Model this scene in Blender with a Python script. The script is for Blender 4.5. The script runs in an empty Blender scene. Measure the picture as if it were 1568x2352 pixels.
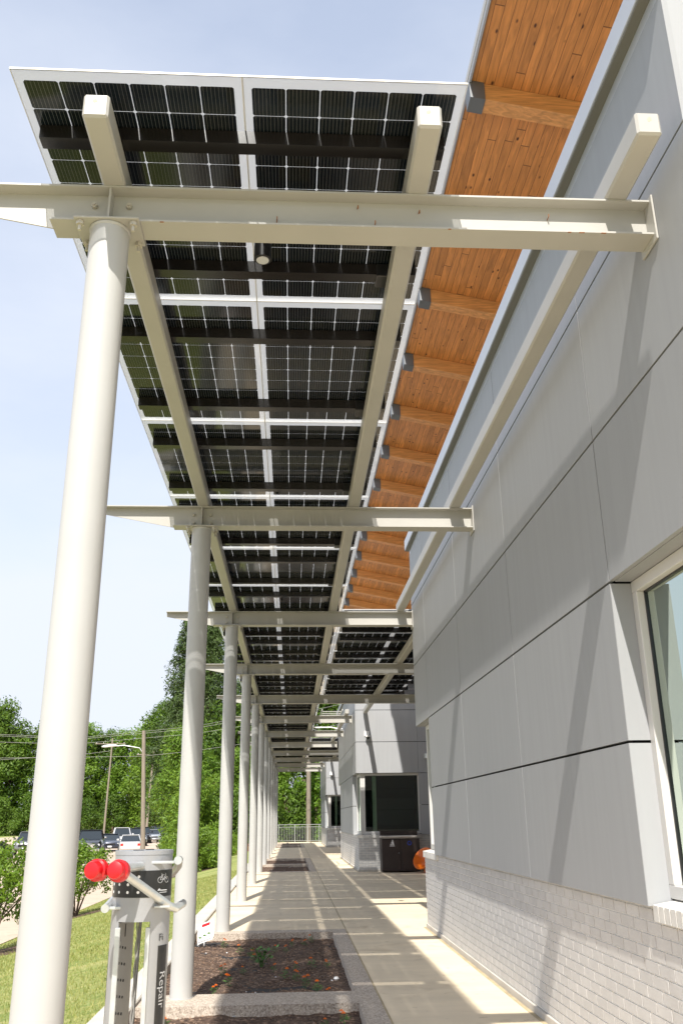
import bpy, bmesh, math, random
from mathutils import Vector, Matrix, noise
random.seed(7)
R = math.radians
scene = bpy.context.scene
C = scene.collection

# ---------------------------------------------------------------- camera
cam_d = bpy.data.cameras.new("camera"); cam = bpy.data.objects.new("camera", cam_d); C.objects.link(cam)
def _cam_axes(P, Y, Ro):
    P, Y, Ro = R(P), R(Y), R(Ro)
    f = Vector((math.sin(Y) * math.cos(P), math.cos(Y) * math.cos(P), math.sin(P)))
    r0 = f.cross(Vector((0, 0, 1))).normalized(); u0 = r0.cross(f)
    return r0 * math.cos(Ro) + u0 * math.sin(Ro), -r0 * math.sin(Ro) + u0 * math.cos(Ro), f
right, up, fw = _cam_axes(19.595, 3.3597, -.7222)
m = Matrix(((right.x, up.x, -fw.x, 0), (right.y, up.y, -fw.y, 0), (right.z, up.z, -fw.z, 1.48), (0, 0, 0, 1)))
cam.matrix_world = m
cam_d.sensor_fit = 'VERTICAL'; cam_d.sensor_height = 36; cam_d.lens = 36 * 1983.54 / 2352
cam_d.clip_start = .05; cam_d.clip_end = 2000
scene.camera = cam

# ---------------------------------------------------------------- sky and sun
SUN_EL = 49.45
world = bpy.data.worlds.new("World"); scene.world = world; world.use_nodes = True
nt = world.node_tree; nt.nodes.clear()
N = nt.nodes.new; L = nt.links.new
sky = N('ShaderNodeTexSky'); sky.sky_type = 'NISHITA'; sky.sun_disc = False
sky.sun_elevation = R(SUN_EL); sky.sun_rotation = math.pi + .174
sky.air_density = 1.0; sky.dust_density = 1.2; sky.ozone_density = 1.5
tc = N('ShaderNodeTexCoord'); mp = N('ShaderNodeMapping'); mp.inputs['Scale'].default_value = (1.2, 1.2, 3.2)
nz = N('ShaderNodeTexNoise'); nz.inputs['Scale'].default_value = 1.6; nz.inputs['Detail'].default_value = 6; nz.inputs['Roughness'].default_value = .55
cr = N('ShaderNodeMapRange'); cr.inputs['From Min'].default_value = .40; cr.inputs['From Max'].default_value = .72
sep = N('ShaderNodeSeparateXYZ'); hz = N('ShaderNodeMapRange'); hz.inputs['From Min'].default_value = 0.0; hz.inputs['From Max'].default_value = .85
hz.inputs['To Min'].default_value = 1.0; hz.inputs['To Max'].default_value = .42
mul = N('ShaderNodeMath'); mul.operation = 'MULTIPLY'; mul.inputs[1].default_value = .25
add = N('ShaderNodeMath'); add.operation = 'ADD'; add.use_clamp = True
mx = N('ShaderNodeMix'); mx.data_type = 'RGBA'; mx.inputs['B'].default_value = (3.6, 3.85, 4.35, 1)
bg = N('ShaderNodeBackground'); bg.inputs['Strength'].default_value = .15
out = N('ShaderNodeOutputWorld')
L(tc.outputs['Generated'], mp.inputs['Vector']); L(mp.outputs[0], nz.inputs['Vector']); L(nz.outputs['Fac'], cr.inputs['Value'])
L(tc.outputs['Generated'], sep.inputs[0]); L(sep.outputs['Z'], hz.inputs['Value'])
L(cr.outputs[0], mul.inputs[0]); L(mul.outputs[0], add.inputs[0]); L(hz.outputs[0], add.inputs[1])
L(add.outputs[0], mx.inputs['Factor']); L(sky.outputs[0], mx.inputs['A']); L(mx.outputs['Result'], bg.inputs['Color']); L(bg.outputs[0], out.inputs['Surface'])

sd = bpy.data.lights.new("sun", 'SUN'); sd.energy = 4.7; sd.angle = R(.53); sd.color = (1, .95, .87)
so = bpy.data.objects.new("sun", sd); C.objects.link(so)
sun_dir = Vector((.1730 * math.cos(R(SUN_EL)), .9849 * math.cos(R(SUN_EL)), -math.sin(R(SUN_EL))))
so.rotation_euler = sun_dir.to_track_quat('-Z', 'Y').to_euler()
scene.view_settings.view_transform = 'Standard'; scene.view_settings.look = 'None'
scene.view_settings.exposure = .72; scene.view_settings.gamma = 1
scene.cycles.max_bounces = 8; scene.cycles.transparent_max_bounces = 24

# ---------------------------------------------------------------- materials
def mat(name, col=(.5, .5, .5), rough=.5, metal=0, var=.0, vscale=4, bump=0, bscale=60, coat=0, spec=None, streak=None):
    """principled with noise variation of colour and a fine bump"""
    m = bpy.data.materials.new(name); m.use_nodes = True
    t = m.node_tree; b = t.nodes['Principled BSDF']
    b.inputs['Base Color'].default_value = (*col, 1); b.inputs['Roughness'].default_value = rough; b.inputs['Metallic'].default_value = metal
    if coat: b.inputs['Coat Weight'].default_value = coat; b.inputs['Coat Roughness'].default_value = .05
    if spec is not None: b.inputs['Specular IOR Level'].default_value = spec
    if var or bump:
        g = t.nodes.new('ShaderNodeTexCoord')
        src = g.outputs['Object']
        if streak:
            mpn = t.nodes.new('ShaderNodeMapping'); mpn.inputs['Scale'].default_value = streak
            t.links.new(src, mpn.inputs['Vector']); src = mpn.outputs[0]
    if var:
        n = t.nodes.new('ShaderNodeTexNoise'); n.inputs['Scale'].default_value = vscale; n.inputs['Detail'].default_value = 5
        t.links.new(src, n.inputs['Vector'])
        mr = t.nodes.new('ShaderNodeMapRange'); mr.inputs['From Min'].default_value = .3; mr.inputs['From Max'].default_value = .7
        mr.inputs['To Min'].default_value = 1 - var; mr.inputs['To Max'].default_value = 1 + var
        t.links.new(n.outputs['Fac'], mr.inputs['Value'])
        hs = t.nodes.new('ShaderNodeHueSaturation'); hs.inputs['Color'].default_value = (*col, 1)
        t.links.new(mr.outputs[0], hs.inputs['Value']); t.links.new(hs.outputs[0], b.inputs['Base Color'])
    if bump:
        n2 = t.nodes.new('ShaderNodeTexNoise'); n2.inputs['Scale'].default_value = bscale; n2.inputs['Detail'].default_value = 4
        t.links.new(g.outputs['Object'], n2.inputs['Vector'])
        bp = t.nodes.new('ShaderNodeBump'); bp.inputs['Strength'].default_value = bump; bp.inputs['Distance'].default_value = .01
        t.links.new(n2.outputs['Fac'], bp.inputs['Height']); t.links.new(bp.outputs[0], b.inputs['Normal'])
    return m
M = {}
M['cream'] = mat('cream_paint', (.405, .395, .365), .42, var=.035, vscale=3, bump=.06, bscale=25)
M['column'] = mat('column_paint', (.43, .428, .415), .40, var=.04, vscale=2.5, bump=.05, bscale=18)
M['rust'] = mat('rust', (.30, .13, .05), .8, var=.3, vscale=40)
M['rust_pale'] = mat('rust_bloom', (.50, .42, .30), .8, var=.2, vscale=60)
M['bolt'] = mat('bolt_metal', (.50, .47, .40), .4, .3)
M['clad'] = mat('grey_cladding', (.305, .313, .325), .55, var=.022, vscale=1.3, bump=.03, bscale=120, streak=(1, 1, .35))
def _panel_tone(m):
    t = m.node_tree; b = t.nodes['Principled BSDF']; lk = b.inputs['Base Color'].links[0].from_socket
    g = t.nodes.new('ShaderNodeNewGeometry'); mr = t.nodes.new('ShaderNodeMapRange'); mr.inputs['To Min'].default_value = .955; mr.inputs['To Max'].default_value = 1.035
    hs = t.nodes.new('ShaderNodeHueSaturation'); t.links.new(g.outputs['Random Per Island'], mr.inputs[0]); t.links.new(mr.outputs[0], hs.inputs['Value']); t.links.new(lk, hs.inputs['Color'])
    tcn = t.nodes.new('ShaderNodeTexCoord'); mpn = t.nodes.new('ShaderNodeMapping'); mpn.inputs['Scale'].default_value = (9, 9, .5); n = t.nodes.new('ShaderNodeTexNoise'); n.inputs['Scale'].default_value = 1.5; n.inputs['Detail'].default_value = 6
    t.links.new(tcn.outputs['Object'], mpn.inputs['Vector']); t.links.new(mpn.outputs[0], n.inputs['Vector'])
    m2 = t.nodes.new('ShaderNodeMapRange'); m2.inputs['From Min'].default_value = .35; m2.inputs['From Max'].default_value = .75; m2.inputs['To Min'].default_value = 1.015; m2.inputs['To Max'].default_value = .955; t.links.new(n.outputs['Fac'], m2.inputs[0])
    h2 = t.nodes.new('ShaderNodeHueSaturation'); t.links.new(m2.outputs[0], h2.inputs['Value']); t.links.new(hs.outputs[0], h2.inputs['Color']); t.links.new(h2.outputs[0], b.inputs['Base Color'])
_panel_tone(M['clad'])
M['dark'] = mat('joint_black', (.015, .015, .016), .8)
M['coping'] = mat('coping_metal', (.46, .48, .52), .35, .25, var=.03)
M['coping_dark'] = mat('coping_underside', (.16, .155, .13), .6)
M['frame'] = mat('window_frame_paint', (.55, .54, .52), .4)
M['black'] = mat('black_metal', (.012, .012, .013), .32, .0, var=.2, vscale=9)
M['rail'] = mat('black_rail_paint', (.010, .0085, .008), .22, var=.2, vscale=9)
M['concrete_curb'] = mat('curb_concrete', (.50, .47, .42), .85, var=.10, vscale=3, bump=.3, bscale=90)
M['soil'] = None
M['galv'] = mat('galvanised_steel', (.55, .57, .57), .35, .6, var=.12, vscale=25)
M['silver'] = mat('silver_powder_coat', (.33, .335, .345), .38, .35, var=.02, vscale=30)
M['red'] = mat('red_rubber', (.50, .006, .010), .3, coat=.15)
M['white'] = mat('white_print', (.80, .80, .80), .5)
M['print_grey'] = mat('grey_print', (.42, .42, .42), .5)
M['cable'] = mat('steel_cable', (.36, .35, .33), .35, .3)
M['brown'] = mat('brown_bin', (.035, .022, .018), .5, var=.12, vscale=3)
M['bin_top'] = mat('bin_top', (.45, .42, .39), .5)
M['orange'] = mat('orange_plastic', (.80, .17, .008), .35, coat=.2)
M['blue'] = mat('blue_print', (.02, .07, .5), .5)
M['pole'] = mat('weathered_wood', (.22, .185, .145), .9, var=.2, vscale=5, bump=.4, bscale=30, streak=(6, 6, .4))
M['bark'] = mat('bark', (.14, .10, .075), .95, var=.25, vscale=6, bump=.6, bscale=20, streak=(4, 4, .6))
M['wire'] = mat('cable_grey', (.30, .29, .27), .6)
M['railing'] = mat('railing_paint', (.35, .37, .36), .4, .3)
M['tyre'] = mat('tyre_rubber', (.02, .02, .02), .8)
M['rim'] = mat('wheel_alloy', (.45, .45, .46), .25, .9)
M['chrome'] = mat('chrome', (.75, .75, .76), .12, 1)
M['cglass'] = mat('car_glass', (.02, .026, .03), .06, coat=.6)
M['lamp'] = mat('headlamp', (.7, .72, .75), .1, .2, coat=1)
M['tail'] = mat('tail_lamp', (.5, .01, .01), .15, coat=1)
M['plastic_w'] = mat('white_plastic', (.78, .77, .76), .4)
M['bed_green'] = mat('flower_leaves', (.07, .16, .03), .6, var=.3, vscale=30)
M['bloom'] = mat('marigold_bloom', (.85, .22, .01), .6, var=.2, vscale=60)
M['petal_pink'] = mat('flower_pink', (.5, .03, .09), .6)
M['chips'] = mat('bark_chips', (.24, .16, .11), .9, var=.45, vscale=25)
M['redbrick'] = mat('brick_red', (.22, .085, .05), .85, var=.25, vscale=7, bump=.3)
M['roofing'] = mat('roof_sheet', (.45, .46, .48), .5)
M['steel_cap'] = mat('glulam_cap_steel', (.16, .17, .18), .45, .5)
M['yellow'] = mat('yellow_plastic', (.75, .5, .02), .5)
M['ballast'] = mat('interior_dark', (.05, .05, .048), .9)
M['blind'] = mat('blind_fabric', (.80, .86, .74), .8)

def glass_mat(name, tint, mixf, rough=.02, ior=1.5, tint2=(1, 1, 1)):
    m = bpy.data.materials.new(name); m.use_nodes = True; t = m.node_tree; t.nodes.clear()
    o = t.nodes.new('ShaderNodeOutputMaterial'); tr = t.nodes.new('ShaderNodeBsdfTransparent'); tr.inputs[0].default_value = (*tint, 1)
    gl = t.nodes.new('ShaderNodeBsdfGlossy'); gl.inputs['Roughness'].default_value = rough; gl.inputs['Color'].default_value = (*tint2, 1)
    fr = t.nodes.new('ShaderNodeFresnel'); fr.inputs['IOR'].default_value = ior
    mth = t.nodes.new('ShaderNodeMath'); mth.operation = 'ADD'; mth.use_clamp = True; mth.inputs[1].default_value = mixf
    ms = t.nodes.new('ShaderNodeMixShader')
    t.links.new(fr.outputs[0], mth.inputs[0]); t.links.new(mth.outputs[0], ms.inputs[0]); t.links.new(tr.outputs[0], ms.inputs[1]); t.links.new(gl.outputs[0], ms.inputs[2])
    t.links.new(ms.outputs[0], o.inputs['Surface'])
    return m
M['glass'] = glass_mat('window_glass', (.72, .80, .74), .06); M['glass_side'] = glass_mat('brightened_side_glass', (.72, .82, .75), .52, tint2=(.84, .96, .87))  # side panes: extra green-tinted reflection stands in for the bright room inside
# clear laminate of the solar panels: mostly clear, slightly milky
def laminate():
    m = bpy.data.materials.new('panel_laminate'); m.use_nodes = True; t = m.node_tree; t.nodes.clear()
    o = t.nodes.new('ShaderNodeOutputMaterial'); tr = t.nodes.new('ShaderNodeBsdfTransparent'); tr.inputs[0].default_value = (.97, .98, .99, 1)
    tl = t.nodes.new('ShaderNodeBsdfTranslucent'); tl.inputs[0].default_value = (.93, .95, .97, 1)
    gl = t.nodes.new('ShaderNodeBsdfGlossy'); gl.inputs['Roughness'].default_value = .03
    fr = t.nodes.new('ShaderNodeFresnel'); fr.inputs['IOR'].default_value = 1.45
    a = t.nodes.new('ShaderNodeMixShader'); a.inputs[0].default_value = .38
    b = t.nodes.new('ShaderNodeMixShader')
    t.links.new(tr.outputs[0], a.inputs[1]); t.links.new(tl.outputs[0], a.inputs[2])
    t.links.new(fr.outputs[0], b.inputs[0]); t.links.new(a.outputs[0], b.inputs[1]); t.links.new(gl.outputs[0], b.inputs[2])
    t.links.new(b.outputs[0], o.inputs['Surface']); return m
M['laminate'] = laminate()
def cellmat():
    m = bpy.data.materials.new('solar_cell'); m.use_nodes = True; t = m.node_tree; b = t.nodes['Principled BSDF']
    g = t.nodes.new('ShaderNodeTexCoord'); s = t.nodes.new('ShaderNodeSeparateXYZ'); t.links.new(g.outputs['Object'], s.inputs[0])
    a = t.nodes.new('ShaderNodeMath'); a.operation = 'MULTIPLY'; a.inputs[1].default_value = 9 / .1690
    f = t.nodes.new('ShaderNodeMath'); f.operation = 'FRACT'
    c = t.nodes.new('ShaderNodeMath'); c.operation = 'LESS_THAN'; c.inputs[1].default_value = .08
    t.links.new(s.outputs['X'], a.inputs[0]); t.links.new(a.outputs[0], f.inputs[0]); t.links.new(f.outputs[0], c.inputs[0])
    # per-cell tint
    sc = t.nodes.new('ShaderNodeVectorMath'); sc.operation = 'MULTIPLY'; sc.inputs[1].default_value = (1 / .1690, 1 / .178, 1)
    fl = t.nodes.new('ShaderNodeVectorMath'); fl.operation = 'FLOOR'
    oi = t.nodes.new('ShaderNodeObjectInfo'); ad = t.nodes.new('ShaderNodeVectorMath'); ad.operation = 'ADD'
    wn = t.nodes.new('ShaderNodeTexWhiteNoise'); wn.noise_dimensions = '3D'
    t.links.new(g.outputs['Object'], sc.inputs[0]); t.links.new(sc.outputs[0], fl.inputs[0]); t.links.new(fl.outputs[0], ad.inputs[0]); t.links.new(oi.outputs['Location'], ad.inputs[1]); t.links.new(ad.outputs[0], wn.inputs['Vector'])
    rp = t.nodes.new('ShaderNodeValToRGB'); e = rp.color_ramp.elements
    e[0].color = (.005, .008, .014, 1); e[1].color = (.010, .012, .011, 1)
    e.new(.5).color = (.006, .010, .015, 1)
    t.links.new(wn.outputs['Value'], rp.inputs[0])
    mx = t.nodes.new('ShaderNodeMix'); mx.data_type = 'RGBA'; mx.inputs['B'].default_value = (.10, .10, .095, 1)
    t.links.new(c.outputs[0], mx.inputs['Factor']); t.links.new(rp.outputs[0], mx.inputs['A']); t.links.new(mx.outputs['Result'], b.inputs['Base Color'])
    b.inputs['Roughness'].default_value = .11; b.inputs['IOR'].default_value = 1.45
    return m
M['cell'] = cellmat()
def brickmat():
    m = bpy.data.materials.new('grey_brick'); m.use_nodes = True; t = m.node_tree; b = t.nodes['Principled BSDF']
    g = t.nodes.new('ShaderNodeTexCoord'); s = t.nodes.new('ShaderNodeSeparateXYZ'); cb = t.nodes.new('ShaderNodeCombineXYZ')
    ax = t.nodes.new('ShaderNodeMath'); ax.operation = 'ADD'
    t.links.new(g.outputs['Object'], s.inputs[0]); t.links.new(s.outputs['X'], ax.inputs[0]); t.links.new(s.outputs['Y'], ax.inputs[1])
    t.links.new(ax.outputs[0], cb.inputs['X']); t.links.new(s.outputs['Z'], cb.inputs['Y'])
    br = t.nodes.new('ShaderNodeTexBrick'); br.offset = .5; br.inputs['Scale'].default_value = 1
    br.inputs['Brick Width'].default_value = .203; br.inputs['Row Height'].default_value = .0677; br.inputs['Mortar Size'].default_value = .0055; br.inputs['Mortar Smooth'].default_value = .3
    br.inputs['Color1'].default_value = (.51, .50, .48, 1); br.inputs['Color2'].default_value = (.57, .56, .54, 1); br.inputs['Mortar'].default_value = (.80, .77, .70, 1)
    br.inputs['Bias'].default_value = .1
    t.links.new(cb.outputs[0], br.inputs['Vector'])
    n = t.nodes.new('ShaderNodeTexNoise'); n.inputs['Scale'].default_value = 3; n.inputs['Detail'].default_value = 6; t.links.new(g.outputs['Object'], n.inputs['Vector'])
    mr = t.nodes.new('ShaderNodeMapRange'); mr.inputs['From Min'].default_value = .3; mr.inputs['From Max'].default_value = .7; mr.inputs['To Min'].default_value = .88; mr.inputs['To Max'].default_value = 1.1
    hs = t.nodes.new('ShaderNodeHueSaturation'); t.links.new(n.outputs['Fac'], mr.inputs[0]); t.links.new(mr.outputs[0], hs.inputs['Value']); t.links.new(br.outputs['Color'], hs.inputs['Color']); t.links.new(hs.outputs[0], b.inputs['Base Color'])
    inv = t.nodes.new('ShaderNodeMath'); inv.operation = 'SUBTRACT'; inv.inputs[0].default_value = 1; t.links.new(br.outputs['Fac'], inv.inputs[1])
    bp = t.nodes.new('ShaderNodeBump'); bp.inputs['Strength'].default_value = .6; bp.inputs['Distance'].default_value = .006
    t.links.new(inv.outputs[0], bp.inputs['Height'])
    n3 = t.nodes.new('ShaderNodeTexNoise'); n3.inputs['Scale'].default_value = 90; t.links.new(g.outputs['Object'], n3.inputs['Vector'])
    bp2 = t.nodes.new('ShaderNodeBump'); bp2.inputs['Strength'].default_value = .25; bp2.inputs['Distance'].default_value = .004
    t.links.new(n3.outputs['Fac'], bp2.inputs['Height']); t.links.new(bp.outputs[0], bp2.inputs['Normal']); t.links.new(bp2.outputs[0], b.inputs['Normal'])
    b.inputs['Roughness'].default_value = .7
    return m
M['brick'] = brickmat()
for _n, _c in (('a', .535), ('b', .515), ('c', .555)): M['brick_' + _n] = mat('grey_brick_' + _n, (_c, _c * .98, _c * .955), .7, var=.05, vscale=9, bump=.25, bscale=70)
M['sill_brick'] = mat('sill_brick', (.60, .59, .56), .7, var=.1, vscale=8, bump=.2)
M['mortar'] = mat('mortar', (.88, .84, .76), .9, bump=.3)
def woodmat(name, boards=True, across='X', base=(.46, .185, .055)):
    m = bpy.data.materials.new(name); m.use_nodes = True; t = m.node_tree; b = t.nodes['Principled BSDF']
    g = t.nodes.new('ShaderNodeTexCoord'); s = t.nodes.new('ShaderNodeSeparateXYZ'); t.links.new(g.outputs['Object'], s.inputs[0])
    def M_(op, a, v=None, w=None):
        n = t.nodes.new('ShaderNodeMath'); n.operation = op; t.links.new(a, n.inputs[0])
        if v is not None:
            if hasattr(v, 'is_linked'): t.links.new(v, n.inputs[1])
            else: n.inputs[1].default_value = v
        return n.outputs[0]
    x, y = (s.outputs['X'], s.outputs['Y']) if across == 'X' else (s.outputs['Y'], s.outputs['X'])
    W = .118
    bi = M_('FLOOR', M_('DIVIDE', x, W)); bf = M_('FRACT', M_('DIVIDE', x, W))
    wn = t.nodes.new('ShaderNodeTexWhiteNoise'); wn.noise_dimensions = '1D'; t.links.new(bi, wn.inputs['W'])
    off = M_('MULTIPLY', wn.outputs['Value'], 7.0); yy = M_('ADD', y, off); bl = M_('DIVIDE', yy, 3.8); bj = M_('FLOOR', bl); bjf = M_('FRACT', bl)
    cb = t.nodes.new('ShaderNodeCombineXYZ'); t.links.new(bi, cb.inputs['X']); t.links.new(bj, cb.inputs['Y'])
    w2 = t.nodes.new('ShaderNodeTexWhiteNoise'); w2.noise_dimensions = '2D'; t.links.new(cb.outputs[0], w2.inputs['Vector'])
    # grain coords: stretched along the board, offset per board
    cg = t.nodes.new('ShaderNodeCombineXYZ')
    if boards:
        t.links.new(M_('MULTIPLY', x, 9.0), cg.inputs['X']); t.links.new(M_('MULTIPLY', yy, .8), cg.inputs['Y']); t.links.new(M_('MULTIPLY', w2.outputs['Value'], 40), cg.inputs['Z'])
    else:
        t.links.new(M_('MULTIPLY', x, 7.0), cg.inputs['X']); t.links.new(M_('MULTIPLY', y, .9), cg.inputs['Y']); t.links.new(M_('MULTIPLY', s.outputs['Z'], 14.0), cg.inputs['Z'])
    gn = t.nodes.new('ShaderNodeTexNoise'); gn.inputs['Scale'].default_value = 2.2; gn.inputs['Detail'].default_value = 7; gn.inputs['Distortion'].default_value = 1.2; t.links.new(cg.outputs[0], gn.inputs['Vector'])
    rp = t.nodes.new('ShaderNodeValToRGB'); e = rp.color_ramp.elements
    d = [c * .68 for c in base]; l = [min(1, c * 1.18) for c in base]
    e[0].position = .3; e[0].color = (*d, 1); e[1].position = .72; e[1].color = (*l, 1)
    t.links.new(gn.outputs['Fac'], rp.inputs[0]); col = rp.outputs[0]
    if boards:
        mr = t.nodes.new('ShaderNodeMapRange'); mr.inputs['To Min'].default_value = .82; mr.inputs['To Max'].default_value = 1.14; t.links.new(w2.outputs['Value'], mr.inputs[0])
        hs = t.nodes.new('ShaderNodeHueSaturation'); t.links.new(mr.outputs[0], hs.inputs['Value']); t.links.new(col, hs.inputs['Color']); col = hs.outputs[0]
        # knots
        vo = t.nodes.new('ShaderNodeTexVoronoi'); vo.feature = 'F1'; vo.inputs['Scale'].default_value = 1; vo.inputs['Randomness'].default_value = 1
        ck = t.nodes.new('ShaderNodeCombineXYZ'); t.links.new(M_('MULTIPLY', x, 7.2), ck.inputs['X']); t.links.new(M_('MULTIPLY', yy, 3.3), ck.inputs['Y'])
        t.links.new(ck.outputs[0], vo.inputs['Vector'])
        kn = t.nodes.new('ShaderNodeMapRange'); kn.inputs['From Min'].default_value = .07; kn.inputs['From Max'].default_value = .15; kn.inputs['To Min'].default_value = 1; kn.inputs['To Max'].default_value = 0; t.links.new(vo.outputs['Distance'], kn.inputs[0])
        sel = t.nodes.new('ShaderNodeSeparateColor'); t.links.new(vo.outputs['Color'], sel.inputs[0])
        ks = M_('MULTIPLY', kn.outputs[0], M_('GREATER_THAN', sel.outputs[0], .12))
        mk = t.nodes.new('ShaderNodeMix'); mk.data_type = 'RGBA'; mk.inputs['B'].default_value = (.07, .02, .008, 1); t.links.new(ks, mk.inputs['Factor']); t.links.new(col, mk.inputs['A']); col = mk.outputs['Result']
        # grooves
        ga = M_('LESS_THAN', bf, .055); gb = M_('LESS_THAN', bjf, .004); gg = M_('MAXIMUM', ga, gb)
        mg = t.nodes.new('ShaderNodeMix'); mg.data_type = 'RGBA'; mg.inputs['B'].default_value = (.05, .018, .007, 1); t.links.new(M_('MULTIPLY', gg, .75), mg.inputs['Factor']); t.links.new(col, mg.inputs['A']); col = mg.outputs['Result']
    t.links.new(col, b.inputs['Base Color']); b.inputs['Roughness'].default_value = .45
    return m
M['soffit'] = woodmat('pine_boards', True, 'X', (.60, .25, .068))
M['glulam'] = woodmat('glulam_timber', False, 'Y', (.68, .32, .105))
def concretemat(name, base, var, spots=False):
    m = bpy.data.materials.new(name); m.use_nodes = True; t = m.node_tree; b = t.nodes['Principled BSDF']
    g = t.nodes.new('ShaderNodeTexCoord')
    mp = t.nodes.new('ShaderNodeMapping'); mp.inputs['Scale'].default_value = (.5, 1.2, 1); t.links.new(g.outputs['Object'], mp.inputs['Vector'])
    n = t.nodes.new('ShaderNodeTexNoise'); n.inputs['Scale'].default_value = 1.6; n.inputs['Detail'].default_value = 8; n.inputs['Roughness'].default_value = .6; t.links.new(mp.outputs[0], n.inputs['Vector'])
    mr = t.nodes.new('ShaderNodeMapRange'); mr.inputs['From Min'].default_value = .3; mr.inputs['From Max'].default_value = .7; mr.inputs['To Min'].default_value = 1 - var; mr.inputs['To Max'].default_value = 1 + var; t.links.new(n.outputs['Fac'], mr.inputs[0])
    hs = t.nodes.new('ShaderNodeHueSaturation'); hs.inputs['Color'].default_value = (*base, 1); t.links.new(mr.outputs[0], hs.inputs['Value']); col = hs.outputs[0]
    for sc_, lo, hi, tint, amt in ((2.3, .58, .74, (.66, .60, .52, 1), .5), (7.0, .66, .74, (.45, .38, .30, 1), .6)):
        ns = t.nodes.new('ShaderNodeTexNoise'); ns.inputs['Scale'].default_value = sc_; ns.inputs['Detail'].default_value = 7; ns.inputs['Distortion'].default_value = .6; t.links.new(g.outputs['Object'], ns.inputs['Vector'])
        ms = t.nodes.new('ShaderNodeMapRange'); ms.inputs['From Min'].default_value = lo; ms.inputs['From Max'].default_value = hi; ms.inputs['To Max'].default_value = amt; t.links.new(ns.outputs['Fac'], ms.inputs[0])
        mm = t.nodes.new('ShaderNodeMix'); mm.data_type = 'RGBA'; mm.blend_type = 'MULTIPLY'; mm.inputs['B'].default_value = tint; t.links.new(ms.outputs[0], mm.inputs['Factor']); t.links.new(col, mm.inputs['A']); col = mm.outputs['Result']
    n2 = t.nodes.new('ShaderNodeTexNoise'); n2.inputs['Scale'].default_value = 70; n2.inputs['Detail'].default_value = 3; t.links.new(g.outputs['Object'], n2.inputs['Vector'])
    if spots:
        vo = t.nodes.new('ShaderNodeTexVoronoi'); vo.inputs['Scale'].default_value = 95; t.links.new(g.outputs['Object'], vo.inputs['Vector'])
        sp = t.nodes.new('ShaderNodeSeparateColor'); t.links.new(vo.outputs['Color'], sp.inputs[0])
        rp = t.nodes.new('ShaderNodeValToRGB'); e = rp.color_ramp.elements; e[0].color = (.26, .21, .17, 1); e[1].color = (.60, .53, .44, 1); e.new(.3).color = (.38, .32, .26, 1); e.new(.7).color = (.47, .40, .33, 1)
        t.links.new(sp.outputs[0], rp.inputs[0])
        mm = t.nodes.new('ShaderNodeMix'); mm.data_type = 'RGBA'; mm.blend_type = 'MULTIPLY'; mm.inputs['Factor'].default_value = .0; t.links.new(rp.outputs[0], mm.inputs['A']); t.links.new(col, mm.inputs['B']); col = mm.outputs['Result']
    t.links.new(col, b.inputs['Base Color'])
    bp = t.nodes.new('ShaderNodeBump'); bp.inputs['Strength'].default_value = .5 if spots else .12; bp.inputs['Distance'].default_value = .006
    t.links.new(n2.outputs['Fac'], bp.inputs['Height']); t.links.new(bp.outputs[0], b.inputs['Normal'])
    b.inputs['Roughness'].default_value = .75 if not spots else .9
    return m
M['concrete'] = concretemat('walk_concrete', (.70, .585, .42), .12)
M['aggregate'] = concretemat('exposed_aggregate', (.45, .38, .33), .12, True)
M['asphalt'] = concretemat('lot_concrete', (.48, .38, .29), .10)
M['jointfill'] = mat('joint_sealant', (.42, .34, .21), .8, var=.2)
def soilmat():
    m = bpy.data.materials.new('soil'); m.use_nodes = True; t = m.node_tree; b = t.nodes['Principled BSDF']
    g = t.nodes.new('ShaderNodeTexCoord')
    vo = t.nodes.new('ShaderNodeTexVoronoi'); vo.inputs['Scale'].default_value = 42; t.links.new(g.outputs['Object'], vo.inputs['Vector'])
    sp = t.nodes.new('ShaderNodeSeparateColor'); t.links.new(vo.outputs['Color'], sp.inputs[0])
    rp = t.nodes.new('ShaderNodeValToRGB'); e = rp.color_ramp.elements; e[0].color = (.05, .028, .018, 1); e[1].position = 1; e[1].color = (.26, .18, .13, 1); e.new(.5).color = (.095, .056, .036, 1); e.new(.88).color = (.14, .09, .06, 1)
    t.links.new(sp.outputs[0], rp.inputs[0]); t.links.new(rp.outputs[0], b.inputs['Base Color'])
    n = t.nodes.new('ShaderNodeTexNoise'); n.inputs['Scale'].default_value = 38; n.inputs['Detail'].default_value = 6; t.links.new(g.outputs['Object'], n.inputs['Vector'])
    bp = t.nodes.new('ShaderNodeBump'); bp.inputs['Strength'].default_value = 1; bp.inputs['Distance'].default_value = .03; t.links.new(n.outputs['Fac'], bp.inputs['Height']); t.links.new(bp.outputs[0], b.inputs['Normal'])
    b.inputs['Roughness'].default_value = .95; return m
M['soil'] = soilmat()
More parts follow.
